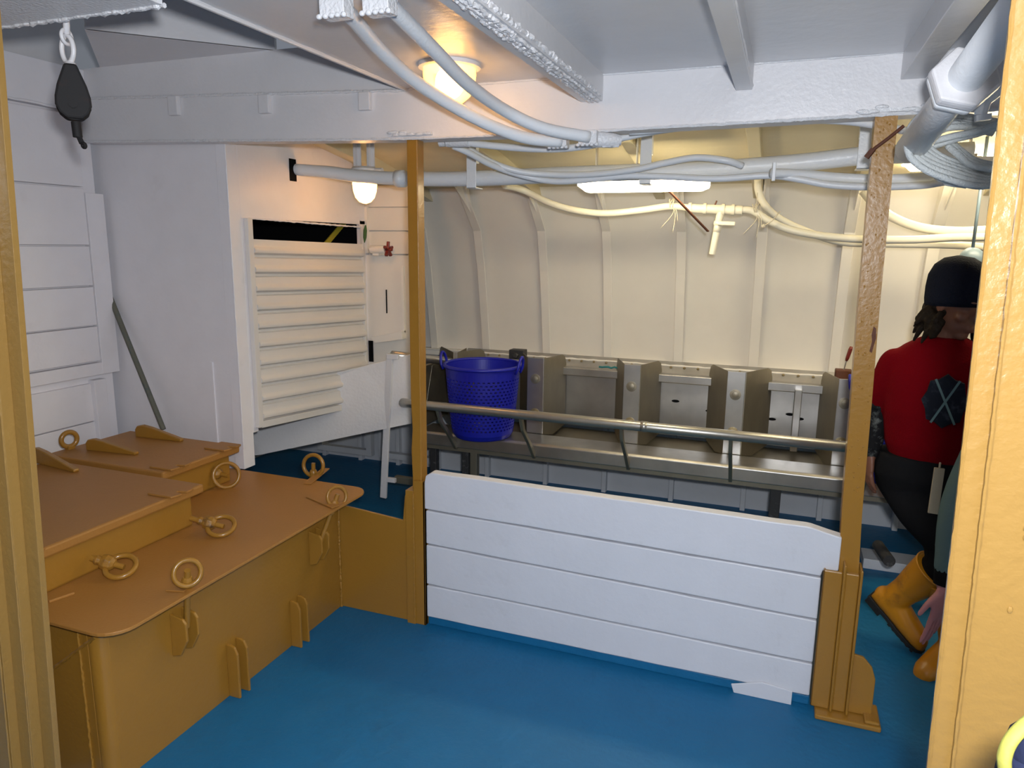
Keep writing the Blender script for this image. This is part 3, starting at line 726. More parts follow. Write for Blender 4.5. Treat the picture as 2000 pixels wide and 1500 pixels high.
pipe([(1230, 258, 2.44), (1400, 243, 2.44), (1550, 234, 2.44), (1650, 236, 2.46), (1720, 246, 2.5), (1800, 262, 2.6)], .012, 'thin_conduit', 'conduit', 'thin grey conduit under the girder running towards the right post', 'conduit', g2)
b = MB(); p = aY(1512, 335, 2.8); b.box((p.x-.006, p.y-.03, p.z-.035), (p.x+.006, p.y-.02, p.z+.03)); tag(b.build('cable_tie', 'conduit', bevel=.002), 'pale tie holding the conduits under the main pipe', 'tie', None)
# cream hoses
g3 = 'cream water hoses along the hull'
YH = 3.45
pipe([(985, 362, 3.3), (1020, 371, YH), (1070, 395, YH), (1120, 410, YH), (1180, 417, YH), (1250, 411, YH), (1310, 403, YH), (1350, 407, YH)], .0165, 'water_hose', 'hose', 'cream hose sagging from under the left deckhead to the white tee', 'hose', g3)
pipe([(1440, 410, YH), (1470, 412, YH), (1500, 430, YH), (1540, 448, YH), (1600, 460, YH), (1680, 467, YH), (1780, 468, YH), (1860, 464, YH), (1940, 463, YH)], .0165, 'water_hose', 'hose', 'cream hose running from the white tee to the right, behind the right post', 'hose', g3)
pipe([(1480, 350, 3.5), (1481, 372, 3.52), (1492, 398, 3.53), (1520, 425, 3.54), (1570, 450, 3.56), (1640, 472, 3.58), (1720, 476, 3.58), (1850, 478, 3.58), (1940, 484, 3.58)], .0165, 'water_hose', 'hose', 'cream hose dropping from the deckhead behind the white tee and curving right', 'hose', g3)
pipe([(1685, 372, 3.5), (1705, 395, 3.5), (1745, 425, 3.5), (1800, 445, 3.5), (1870, 452, 3.5), (1940, 449, 3.5)], .0190, 'water_hose', 'hose', 'cream hose curving down right of the right post below the fluorescent lamp', 'hose', g3)
# tee with valve
t = thing('hose_tee', aY(1395, 485, YH), 'white plastic hose tee with a small valve and downward spout', 'hose fitting')
b = MB(); A_ = aY(1345, 407, YH); B_ = aY(1450, 411, YH)
b.tube([A_, B_], .021, 16)
for f_ in (0, .28, .62, .80): p = A_.lerp(B_, f_); b.tube([p, p+V((.014, 0, 0))], .026, 16)
m_ = aY(1408, 412, YH); e_ = aY(1393, 486, YH); v_ = aY(1403, 436, YH)
b.tube([m_, v_], [.018, .016], 14); b.build('tee_body', 'hose', t, smooth=True)
b = MB(); b.ell(v_, (.022, .022, .018)); b.tube([v_, v_.lerp(e_, .35)], .017, 14); b.build('valve_body', 'hose', t, smooth='all')
b = MB(); b.beam(v_+V((0, -.025, 0)), aY(1436, 437, YH-.03), .012, .018); b.build('lever', 'hose', t, bevel=.004)
b = MB(); b.lathe([(.016, 0), (.0145, .10), (.011, .10), (.011, .02)], v_.lerp(e_, .35), (e_-v_), 16, cap=False); b.build('spout', 'hose', t, smooth=True)
b = MB(); p = aY(1400, 392, YH); b.beam(p, p+V((-.012, 0, -.035)), .012, .006); b.build('rusty_tag', 'rust', t)
b = MB(); p = aY(1300, 366, 3.1); q = aY(1383, 452, 3.3); b.beam(p, q, .012, .005); tag(b.build('steel_strip', 'rust'), 'thin rusty strip hanging slanted under the fluorescent lamp', 'strip')
for (px, py, lab) in ((1314, 398, 'pale twine tied round the hose left of the tee'), (1477, 408, 'pale twine tied round the hose right of the tee')):
    b = MB(); c_ = aY(px, py, YH)
    for q in range(4): b.torus(c_+V((q*.006-.01, 0, 0)), (1, random.uniform(-.4, .4), random.uniform(-.4, .4)), .022, .0022, 16, 6)
    for dx, dz in ((-.045, -.11), (.01, -.13), (.03, -.08)): b.tube(spline([c_, c_+V((dx*.2+.015, -.02, dz*.4)), c_+V((dx, -.02, dz))], 5), .0016, 6)
    b.tube([c_, c_+V((0, 0, .07))], .0016, 6)
    tag(b.build('twine', 'twine', smooth='all'), lab, 'twine', 'twine ties on the hose')
b = MB(); c_ = aY(1508, 432, YH-.02); b.tube([c_+V((.03, -.02, .04)), c_+V((0, -.025, 0)), c_+V((-.03, -.02, -.02))], .006, 8, flat=.4); b.ell(c_+V((-.034, -.02, -.022)), (.009, .009, .009), seg=8, rn=6)
tag(b.build('cable_tie', 'twine', smooth='all'), 'pale clip holding the two hoses together right of the tee', 'tie')

# big diagonal pipe with hex union, rope
t = thing('diagonal_pipe', aY(1790, 285, 2.3), 'thick grey pipe slanting down beside the right jamb with a big white hexagonal union', 'pipe')
P0, P1 = aY(2010, -10, 1.55), aY(1778, 292, 2.12)
b = MB(); b.tube([P0, P1], [.036, .036], 24); b.build('tube', 'conduit', t, smooth='all')
cN = aY(1888, 165, 1.80); 
# keep the union on the pipe axis
ax = (P1-P0).normalized(); cN = P0+ax*((cN-P0).dot(ax))
b = MB(); b.lathe([(.068, -.012), (.070, 0), (.070, .014), (.058, .022)], cN, ax, 6); b.build('union_nut', 'white', t, bevel=.005)
b = MB(); b.lathe([(.064, .022), (.066, .03), (.060, .045)], cN, ax, 6); b.build('lock_nut', 'conduit', t, bevel=.004)
b = MB(); p = aY(1920, 195, 1.9); b.tube([p+V((.03, 0, .03)), p, aY(1915, 225, 1.9)], [.02, .018, .012], 12); b.beam(aY(1905, 232, 1.9), aY(1935, 228, 1.9), .02, .012); b.build('side_lever', 'conduit', t, smooth=True)
b = MB()
def strand(pts, n_, dx, dy, r=.0085, Y=2.06):
    for q in range(n_):
        b.tube(spline([aY(x+dx*q+random.uniform(-2, 2), y+dy*q+random.uniform(-2, 2), Y+.012*q+yy) for x, y, yy in pts], 6), r, 8)
strand([(1808, 226, .06), (1782, 244, .02), (1770, 275, 0), (1780, 308, 0), (1812, 332, 0), (1858, 350, .02), (1905, 362, .04), (1945, 362, .08)], 6, 5.5, -5.5)
strand([(1822, 262, .1), (1852, 248, .08), (1890, 250, .08), (1940, 262, .1)], 5, 2, -5.5)
strand([(1812, 280, .08), (1860, 266, .06), (1905, 256, .06), (1950, 240, .06)], 2, 0, 7)
strand([(1850, 284, .08), (1872, 305, .06), (1895, 322, .06), (1940, 332, .06)], 3, 6, -3)
strand([(1872, 358, .05), (1838, 352, .06), (1830, 345, .08)], 4, 6, 2, .006)
rope = tag(b.build('rope_coil', 'rope', smooth='all'), 'coil of grey rope hung round the slanting pipe at the top right', 'rope')
b = MB(); b.tube(spline([aY(1694, 306, YP-.03), aY(1706, 292, YP-.035), aY(1735, 270, YP-.035), aY(1765, 246, YP-.03)], 6), .005, 8); b.beam(aY(1692, 308, YP-.03), aY(1706, 291, YP-.035), .013, .013)
tag(b.build('wire_hook', 'rust', smooth=True), 'rusty hooked wire slung across the top of the right post', 'wire')

# ================================================================ STAINLESS TROUGH
XA, XB = -1.86, 1.0
t = thing('stainless_trough', (-.5, 3.8, 0), 'long stainless steel trough bench with uprights along the hull', 'steel bench')
YF = 3.42
b = MB()
b.prism([V((XA+.03, YF, .415)), V((XA+.03, YF, .478)), V((XA+.03, YF+.012, .487)), V((XA+.03, YF+.19, .487)), V((XA+.03, YF+.19, .45)), V((XA+.03, YF+.03, .415))], (XB-XA, 0, 0))
b.build('front_beam', 'steel', t, bevel=.004)
b = MB(); b.box((XA+.04, YF+.03, .385), (XB, YF+.17, .418)); b.build('under_rail', 'steel_dull_reflect', t)
b = MB(); b.box((XA+.03, YF+.19, .40), (XB, 4.1, .412)); b.build('trough_floor', 'steel_dull_reflect', t)
# dividers
div = []
for (fl_, fr_, bl_, br_) in ((885, 893, 858, 948), (1030, 1062, 1016, 1105), (1219, 1251, 1204, 1292), (1422, 1458, 1386, 1509), (1641, 1673, 1606, 1720), (1860, 1895, 1825, 1940)):
    zt_f = .905
    xf0, xf1 = aY(fl_, 720, 3.62).x, aY(fr_, 720, 3.62).x
    xb0, xb1 = aY(bl_, 720, 4.05).x, aY(br_, 720, 4.05).x
    b = MB(); b.box((xf0, 3.62, .485), (xf1, 3.626, zt_f)); b.box((xf0, 3.62, zt_f-.004), (xf1, 4.12, zt_f)) if False else None
    b.build('upright_face', 'steel', t, bevel=.002)
    b = MB()
    for x0, x1 in ((xf0, xb0), (xf1, xb1)):
        i = 1 if x1 > x0 else -1
        P_ = [V((x0, 3.622, .485)), V((x0, 3.622, zt_f)), V((x0+(x1-x0)*.80, 3.96, zt_f-.025)), V((x0+(x1-x0)*.93, 4.02, zt_f-.045)), V((x1, 4.05, zt_f-.09)), V((x1, 4.05, .44)), V((x0+(x1-x0)*.4, 3.8, .44))]
        b.prism(P_, (.003, 0, 0))
    b.build('side_plate', 'steel_dull_reflect', t)
    for zz, mt in ((.79, 'steel_dull_reflect'), (.60, 'brass')):
        b = MB(); b.lathe([(.027, 0), (.027, -.003), (.016, -.004), (.016, -.010), (.008, -.012)], ((xf0+xf1)/2, 3.62, zz), (0, 1, 0), 16); b.build('bolt', mt, t, smooth=True)
# back sheets, lip and sloping ledge
b = MB(); b.box((XA+.02, 4.06, .44), (XB, 4.064, .80)); b.build('back_sheet', 'steel', t)
b = MB(); b.box((XA+.02, 3.99, .755), (XB, 4.06, .80)); b.build('lip_bar', 'steel', t, bevel=.004)
b = MB(); b.prism([V((XA+.02, 4.05, .80)), V((XA+.02, 4.13, .855)), V((XA+.02, 4.135, .85)), V((XA+.02, 4.06, .79))], (XB-XA, 0, 0))
b.build('sloping_ledge', 'steel', t)
b = MB()
x = XA+.1
while x < XB-.1:
    b.lathe([(.008, 0), (.006, -.004)], (x, 4.088, .828), (0, .5, -.8), 8); x += .075
b.build('ledge_studs', 'brass', t)
b = MB()
for x, z in ((-.33, .60), (-.05, .63), (.0, .585), (-.52, .64), (.09, .62), (-.1, .5), (-.78, .66), (-.75, .5), (.14, .6)): b.ell((x, 4.058, z), (.022, .003, .008))
b.build('slot_holes', 'black', t)
p = aY(1552, 850, 3.95); b = MB(); b.box((p.x-.018, 3.93, .45), (p.x+.018, 3.99, .78)); b.build('centre_stud', 'steel', t, bevel=.003)
b = MB(); b.box((XA, 3.5, .49), (XA+.02, 4.1, .83)); b.prism([V((XA+.02, 3.50, .49)), V((XA+.02, 3.62, .82)), V((XA+.02, 4.1, .86)), V((XA+.02, 4.1, .49))], (.004, 0, 0)); b.build('end_plate', 'steel_dull_reflect', t, bevel=.002)
# rail
YR = 3.2
b = MB(); b.tube([V((XA+.0, YR+.14, .655)), V((XA+.05, YR+.03, .685)), V((XA+.14, YR, .690)), V((-.6, YR, .690)), V((XB-.15, YR, .688))], .0235, 16); b.tube([V((-.56, YR, .69)), V((-.53, YR, .69))], .0252, 16)
b.build('hand_rail', 'tube', t, smooth='all')
for px in (852, 1014, 1210, 1424, 1700, 1900):
    q = aY(px, 820+(px-852)*.1, YR); x = max(q.x, XA+.06)
    b = MB(); R_ = []
    for y, z, h in ((YR+.005, .685, .03), (YR+.045, .60, .03), (YF-.07, .50, .032), (YF-.005, .43, .035), (YF+.01, .405, .02)):
        R_.append([V((x-.004, y-h/2, z)), V((x+.012, y-h/2, z)), V((x+.012, y+h/2, z)), V((x-.004, y+h/2, z))])
    b.rings(R_); b.build('rail_bracket', 'steel_dull_reflect', t, bevel=.002)
# hanging white leg at the left end
b = MB(); YW = 3.28; p0 = aY(749, 972, YW); p1 = aY(762, 694, YW)
b.beam(p0, p1, .038, .016, (0, 1, 0)); b.box((p1.x-.018, p1.y-.010, p1.z-.02), (p1.x+.05, p1.y+.010, p1.z+.008)); b.build('end_leg', 'white', t, bevel=.003)
b = MB(); p2 = aY(757, 932, YW); b.box((p2.x, p2.y-.01, p2.z-.025), (p2.x+.05, p2.y+.01, p2.z)); b.build('clip', 'white', t, bevel=.002)
b = MB(); p3 = aY(770, 930, YW+.03); b.box((p3.x, p3.y, p3.z-.04), (p3.x+.30, p3.y+.03, p3.z)); b.build('foot_bar', 'steel_dull_reflect', t, bevel=.003)
# top tube at the left
b = MB(); p = aY(766, 693, 3.29); q = aY(880, 706, 3.62); b.tube([p, q], .023, 14); b.build('end_tube', 'tube', t, smooth='all')
for px, mt in ((852, 'darkm'), (914, 'darkm'), (930, 'steel_dull_reflect'), (1520, 'darkm'), (1680, 'steel_dull_reflect')):
    p = aY(px, 900, YF+.10); b = MB(); w_ = .020 if px != 1520 else .024
    b.box((p.x-w_, YF+.06, 0), (p.x+w_, YF+.10, .39)); b.build('leg', mt, t, bevel=.003)
p = aY(852, 905, YF+.1); q = aY(930, 905, YF+.1); b = MB(); b.box((p.x, YF+.07, .13), (q.x, YF+.09, .16)); b.build('cross_bar', 'darkm', t)

# wooden block with red handled tool
bp = aY(1647, 735, 3.9)
b = MB(); b.box((bp.x-.038, 3.88, .85), (bp.x+.038, 3.95, .905)); 
blk = b.build('sharpening_block', 'rust', bevel=.004); tag(blk, 'small dark block on the right end of the steel bench top', 'block')
t = thing('red_handled_tool', (bp.x, 3.91, .905), 'red handled spike tool standing in the dark block on the steel bench', 'tool')
p = V((bp.x+.0, 3.91, .90)); q = aY(1653, 705, 3.91); r_ = aY(1663, 677, 3.91)
b = MB(); b.tube([p, q], .003, 8); b.build('blade', 'steel', t)
b = MB(); b.tube([q, q.lerp(r_, .2), q.lerp(r_, .8), r_], [.006, .009, .010, .007], 10); b.build('handle', 'red', t, smooth='all')
b = MB(); p = aY(1010, 697, 3.9); b.box((p.x-.045, 3.88, .845), (p.x+.045, 3.95, .90)); b.lathe([(.02, 0), (.016, -.02)], (p.x, 3.88, .87), (0, 1, 0), 12)
tag(b.build('cable_box', 'darkm', bevel=.004), 'small dark box on the bench top behind the blue basket', 'box')
b = MB(); pts = [aY(1170+q*6, 716+q*.4, 4.0)+V((0, 0, random.uniform(-.004, .004))) for q in range(7)]; b.tube(pts, .006, 6); M['tealrag'] = paint('teal_rag', (.02, .2, .22), .8, .4, 60, .1)
tag(b.build('teal_cord', 'tealrag', smooth='all'), 'short teal cord lying on the steel bench ledge', 'cord')

# ================================================================ BASKET
def basket(c, rt, rb, h, label, arc=None):
    t = thing('fish_basket', c, label, 'basket')
    b = MB(); seg = 96; rows = 44; R_ = []
    c = V(c)
    for i in range(rows+1):
        f_ = i/rows; r = rb+(rt-rb)*f_**.8
        if f_ < .06: r = rb-.012*(1-f_/.06)**2
        R_.append([c+V((r*math.cos(2*PI*q/seg), r*math.sin(2*PI*q/seg), h*f_)) for q in range(seg)])
    idx = [b.add(r) for r in R_]
    for i in range(rows):
        for q in range(seg):
            hole = (6 <= i <= 36) and (i % 2 == 0) and (q % 2 == (i//2) % 2) and i not in (20,)
            if hole: continue
            j = (q+1) % seg; b.quad(idx[i]+q, idx[i]+j, idx[i+1]+j, idx[i+1]+q)
    b.quad(*[idx[0]+q for q in range(seg)])
    o = b.build('wall', 'blue', t)
    md = o.modifiers.new('sol', 'SOLIDIFY'); md.thickness = .004
    b = MB(); b.torus(c+V((0, 0, h)), (0, 0, 1), rt+.004, .0095, 64, 10); b.build('rim', 'blue', t, smooth='all')
    for s_ in (-1, 1):
        b = MB(); p = c+V((s_*(rt+.002), -.02, h)); pts = []
        for q in range(13):
            an = PI*q/12; pts.append(p+V((s_*(.016+.01*math.sin(an)), .035*math.cos(an), .062*math.sin(an)-.005)))
        b.tube([p+V((s_*.004, .035, -.03))]+pts+[p+V((s_*.004, -.035, -.03))], .0075, 8); b.build('handle', 'blue', t, smooth='all')
bc = aY(950, 852, 3.50); basket((bc.x-.01, 3.47, .489), .200, .160, .385, 'blue perforated plastic fish basket standing on the steel bench')
# blue bin behind the person
bc2 = aY(1716, 930, 3.40); basket((bc2.x+.07, 3.50, .489), .19, .15, .40, 'second blue perforated basket on the bench behind the person in red')

# ================================================================ PEOPLE
def remesh(o, vs, sm=4):
    md = o.modifiers.new('remesh', 'REMESH'); md.mode = 'VOXEL'; md.voxel_size = vs; md.use_smooth_shade = True
    md = o.modifiers.new('smooth', 'SMOOTH'); md.factor = .5; md.iterations = sm
def limb(b, pts, rr, flat=1.0, n=5, seg=16):
    P_ = spline(pts, n); m_ = len(pts)-1; R_ = []
    for i in range(len(P_)):
        f_ = min(i/n, m_); a_ = int(f_); c_ = min(a_+1, m_); R_.append(rr[a_]+(rr[c_]-rr[a_])*(f_-a_))
    b.tube(P_, R_, seg, flat=flat); b.ell(P_[0], (R_[0],)*3, seg=12, rn=8); b.ell(P_[-1], (R_[-1],)*3, seg=12, rn=8)
def torso(b, pts, side, fr):      # pts: (centre, half width, half depth)
    R_ = []
    for c_, hw, hd in pts:
        R_.append([V(c_)+side*hw*math.copysign(abs(math.cos(a_))**.85, math.cos(a_))+fr*hd*math.copysign(abs(math.sin(a_))**.85, math.sin(a_)) for a_ in [2*PI*q/28 for q in range(28)]])
    b.rings(R_)
def hand(b, wrist, d, nrm, size=.18, curl=.5):
    wrist = V(wrist); d = V(d).normalized(); nrm = V(nrm).normalized(); s_ = d.cross(nrm).normalized()
    pl = size*.5; R_ = []
    for f_, hw, hd in ((0, .026, .017), (.3, .034, .015), (.7, .040, .013), (1, .038, .010)):
        c_ = wrist+d*pl*f_; R_.append([c_+s_*hw*math.cos(2*PI*q/14)*size/.18+nrm*hd*math.sin(2*PI*q/14) for q in range(14)])
    b.rings(R_)
    for q, (off, L) in enumerate(((-.030, .40), (-.010, .46), (.010, .43), (.029, .33))):
        base = wrist+d*pl*.93+s_*off*size/.18; L *= size
        d2 = (d+nrm*curl*.5+s_*off*2).normalized(); d3 = (d+nrm*curl*1.3+s_*off*1).normalized()
        p1 = base+d2*L*.45; p2 = p1+d3*L*.32; p3 = p2+(d+nrm*curl*2).normalized()*L*.23
        b.tube([base, p1, p2, p3], [.0095, .0088, .008, .0065], 10); b.ell(p3, (.0066,)*3, seg=8, rn=6)
    tb = wrist+d*pl*.25-s_*.028; td = (d*.8-s_*.75+nrm*.3).normalized()
    p1 = tb+td*size*.22; p2 = p1+(d*.95-s_*.3+nrm*.3).normalized()*size*.17
    b.tube([tb, p1, p2], [.014, .011, .0085], 10); b.ell(p2, (.0085,)*3, seg=8, rn=6)
def head(b, c, face, up, s=1.0):
    c = V(c); face = V(face).normalized(); up = V(up); up = (up-face*up.dot(face)).normalized(); side = face.cross(up)
    def P(x, y, z): return c+side*x*s+face*y*s+up*z*s
    rot = Matrix((side, face, up)).transposed()
    b.ell(c+up*.025*s, (.073*s, .090*s, .090*s), rot); b.ell(P(0, .018, -.045), (.058*s, .066*s, .068*s), rot)
    b.ell(P(0, .052, -.095), (.026*s, .024*s, .020*s), rot)           # chin
    b.tube([P(0, .082, .02), P(0, .100, -.018), P(0, .106, -.030)], [.008*s, .011*s, .014*s], 10)     # nose
    b.ell(P(0, .102, -.032), (.016*s, .012*s, .010*s), rot)
    for q in (-1, 1):
        b.ell(P(q*.030, .076, .030), (.024*s, .014*s, .008*s), rot)   # brow
        b.ell(P(q*.030, .070, .008), (.013*s, .011*s, .010*s), rot)   # eye
        b.ell(P(q*.040, .058, -.028), (.022*s, .020*s, .020*s), rot)  # cheek
        b.ell(P(q*.074, -.005, -.005), (.009*s, .018*s, .032*s), rot) # ear
    b.ell(P(0, .086, -.060), (.022*s, .010*s, .006*s), rot); b.ell(P(0, .083, -.071), (.019*s, .010*s, .007*s), rot)
    return P, rot
def boot(parent, ank, knee_dir, toe_dir, L=.27, shaft=.26, mat='boot', nm='boot'):
    ank = V(ank); kd = V(knee_dir).normalized(); td = V(toe_dir).normalized(); td = (td-kd*td.dot(kd)*.9).normalized(); sd = kd.cross(td).normalized()
    heel = ank-kd*.085-td*.055
    b = MB()
    R_ = []
    for f_, r in ((-.02, .050), (.05, .052), (.5*shaft, .062), (.8*shaft, .072), (shaft, .077)):
        R_.append([ank+kd*f_+(sd*math.cos(2*PI*q/24)*.92+td*math.sin(2*PI*q/24))*r for q in range(24)])
    b.rings(R_)
    b.ell(heel+kd*.045+td*.05, (.045, .06, .045), Matrix((sd, td, kd)).transposed())
    R_ = []
    for f_, hw, hh in ((.0, .030, .035), (.03, .040, .052), (.10, .044, .052), (.16, .047, .042), (.22, .045, .034), (.25, .033, .026), (.265, .015, .014)):
        c_ = heel+td*f_*L/.265+kd*hh*.95; R_.append([c_+sd*hw*math.cos(2*PI*q/20)+kd*hh*math.sin(2*PI*q/20) for q in range(20)])
    b.rings(R_)
    o = b.build(nm, mat, parent); remesh(o, .006, 5)
    b = MB(); top = []
    for f_, hw in ((-.005, .020), (.0, .034), (.06, .036), (.10, .036), (.16, .045), (.22, .043), (.255, .028), (.272, .008)): top.append((f_*L/.265, hw))
    poly = [heel+td*f_+sd*hw for f_, hw in top]+[heel+td*f_-sd*hw for f_, hw in top[::-1]]
    b.prism([p-kd*.004 for p in poly], kd*.016)
    hp_ = [heel+td*f_+sd*hw for f_, hw in ((0, .030), (.07, .034))]+[heel+td*f_-sd*hw for f_, hw in ((.07, .034), (0, .030))]
    b.prism([p-kd*.022 for p in hp_], kd*.02)
    for q in range(6): b.prism([p-kd*.012 for p in (heel+td*(.11+q*.022)+sd*.036, heel+td*(.122+q*.022)+sd*.036, heel+td*(.122+q*.022)-sd*.036, heel+td*(.11+q*.022)-sd*.036)], kd*.012)
    b.build(nm+'_sole', 'sole', o, bevel=.002)
    b = MB(); b.torus(ank+kd*shaft, kd, .074, .004, 28, 8); b.build(nm+'_rim', mat, o, smooth='all')
    return o

YMn = 2.88
def man():
    g = aZ(1800, 1270, 0)
    t = thing('person', (g.x+.02, YMn, 0), 'person in red sweater, dark beanie and yellow boots, hunched behind the right jamb', 'person')
    side = V((1, -.12, 0)).normalized(); fr = V((-.12, -1, 0)).normalized()
    hc = aY(1873, 592, YMn-.06)
    hipc = aY(1806, 925, YMn); waist = aY(1808, 880, YMn); chest = aY(1828, 770, YMn-.01); sh = aY(1838, 690, YMn-.01); nk = aY(1850, 655, YMn-.03)
    shl = aY(1748, 712, YMn-.01); shr = shl+side*.33+V((0, 0, 0))
    elb = aY(1712, 800, YMn+.03); wri = aY(1700, 885, YMn-.0)
    elb2 = shr+V((.06, -.02, -.26)); wri2 = elb2+V((.0, -.16, -.16))
    hipA = hipc-side*.07; hipB = hipc+side*.085
    kneeA = aY(1868, 1085, YMn-.12); ankA = aY(1752, 1165, YMn+.0)
    ankB = V((aZ(1852, 1290, 0).x, YMn-.06, .10)); kneeB = aY(1850, 1095, YMn-.10)
    b = MB()
    torso(b, [(hipc-V((0, 0, .05)), .13, .10), (hipc, .135, .105), (waist, .12, .09), (chest, .14, .105), (sh-V((0, 0, .02)), .125, .085), (sh+V((0, 0, .015)), .07, .05)], side, fr)
    limb(b, [nk-V((0, 0, .05)), nk, hc-V((0, 0, .05))], [.055, .050, .050])
    face = V((.62, -.72, -.28)); P, rot = head(b, hc, face, (.12, -.1, 1), .98)
    limb(b, [shl+side*.02-V((0, 0, .015)), elb, wri], [.040, .036, .027]); limb(b, [shr-side*.01-V((0, 0, .02)), elb2, wri2], [.040, .036, .027])
    limb(b, [hipA, kneeA, ankA], [.080, .055, .038]); limb(b, [hipB, kneeB, ankB], [.080, .055, .038])
    hand(b, wri, (.02, -.05, -1), (.9, .2, 0), .17, .35); hand(b, wri2, (-.4, -.8, -.3), (0, .3, -1), .17, .5)
    o = b.build('body', 'skin', t); remesh(o, .0055, 3)
    # sweater
    b = MB()
    wc = waist+side*.02; cc0 = chest+side*.0
    torso(b, [(wc-V((.0, 0, .02)), .140, .115), (wc+V((0, 0, .03)), .160, .132), (cc0-V((0, 0, .06)), .165, .140), (cc0+V((0, 0, .03)), .170, .140), (sh-V((0, 0, .06)), .172, .128), (sh-V((0, 0, .015)), .158, .108), (sh+V((.0, -.0, .022)), .120, .090), (sh+V((.005, -.01, .052)), .080, .072), (nk-V((0, 0, .004)), .060, .060)], side, fr)
    limb(b, [shl+V((.006, 0, .0)), shl.lerp(elb, .5), elb+V((0, 0, .03))], [.062, .060, .052]); limb(b, [shr+V((0, 0, -.02)), shr.lerp(elb2, .5), elb2, elb2.lerp(wri2, .6)], [.064, .062, .056, .045])
    o = b.build('sweater', 'sweater', t); remesh(o, .008, 4)
    # chest print: follows the sweater front
    b = MB(); cc_ = aY(1846, 785, YMn-.16); pr = []
    for q in range(16):
        an = 2*PI*q/16; r = (.074 if q % 2 == 0 else .064); pr.append(cc_+side*r*math.sin(an)*.95+V((0, 0, r*math.cos(an)*1.25)))
    b.prism([p+fr*.0 for p in pr], fr*-.03)
    cp = b.build('chest_print', 'print', t, bevel=.001)
    for sx in (-1, 1):
        b = MB(); b.beam(cc_+fr*.002+V((0, 0, -.075))+side*sx*-.035, cc_+fr*.002+V((0, 0, .075))+side*sx*.035, .007, .002, (0, 1, 0)); b.build('print_line', 'teal', cp)
    b = MB(); limb(b, [elb+V((.004, -.004, .03)), elb, elb.lerp(wri, .5), elb.lerp(wri, .93)], [.052, .048, .040, .034]); b.build('under_sleeve', 'sleeve', t, smooth='all')
    b = MB(); torso(b, [(hipc-V((0, 0, .05)), .15, .115), (hipc, .172, .132), (waist-V((0, 0, .01)), .158, .12)], side, fr)
    limb(b, [hipA-V((0, 0, .02)), hipA.lerp(kneeA, .5)-V((.02, 0, 0)), kneeA, kneeA.lerp(ankA, .38)], [.095, .085, .070, .058])
    limb(b, [hipB-V((0, 0, .02)), hipB.lerp(kneeB, .5), kneeB, kneeB.lerp(ankB, .55)], [.100, .088, .070, .058])
    o = b.build('trousers', 'trouser', t); remesh(o, .009, 4)
    # hat
    b = MB(); up = (V((.12, -.1, 1))); up = (up-face.normalized()*up.dot(face.normalized())).normalized(); f_ = face.normalized(); s_ = f_.cross(up)
    axh = (up*.93-f_*.30).normalized()
    R_ = []
    for h, r, e in ((-.035, .098, 0), (-.01, .101, 0), (.03, .101, 0), (.070, .094, -.004), (.103, .074, -.010), (.124, .044, -.014), (.131, .006, -.016)):
        R_.append([hc+axh*(h+.022)+f_*e-f_*.006+(s_*math.cos(2*PI*q/28)*.90+(axh.cross(s_))*math.sin(2*PI*q/28)*1.06)*r for q in range(28)])
    b.rings(R_); b.build('beanie', 'hat', t, smooth='all')
    b = MB()
    for q in range(46):
        an = random.uniform(-1.9, 1.9)
        root = hc - f_*.075*math.cos(an)*.9 + s_*math.sin(an)*.080 + up*random.uniform(-.075, -.02)
        if an > 1.2 or an < -1.2: root += f_*.01
        out = (root-hc).normalized()
        b.tube([root, root+out*.022-up*.022, root+out*.03-up*.05+V((random.uniform(-.012, .012), 0, random.uniform(-.01, .012)))], [.011, .012, .005], 6)
    b.ell(hc-f_*.035-up*.035, (.075, .075, .055))
    o = b.build('hair', 'hair', t); remesh(o, .005, 1)
    boot(t, ankA, (kneeA-ankA), aY(1795, 1245, YMn-.03)-ankA, L=.25, shaft=.205)
    boot(t, ankB, (kneeB-ankB), (-.7, -.75, 0), L=.26, shaft=.24, nm='boot')
    return t
man()
b = MB(); p = aY(1835, 914, YMn-.16); q = aY(1822, 1003, YMn-.17); b.beam(p, q, .032, .010, (0, 1, 0)); b.tube([p+V((0, .0, .02)), p], .004, 6)
tag(b.build('hanging_strip', 'pale', bevel=.003), 'pale flat strip hanging from the waist of the person in red', 'strip')

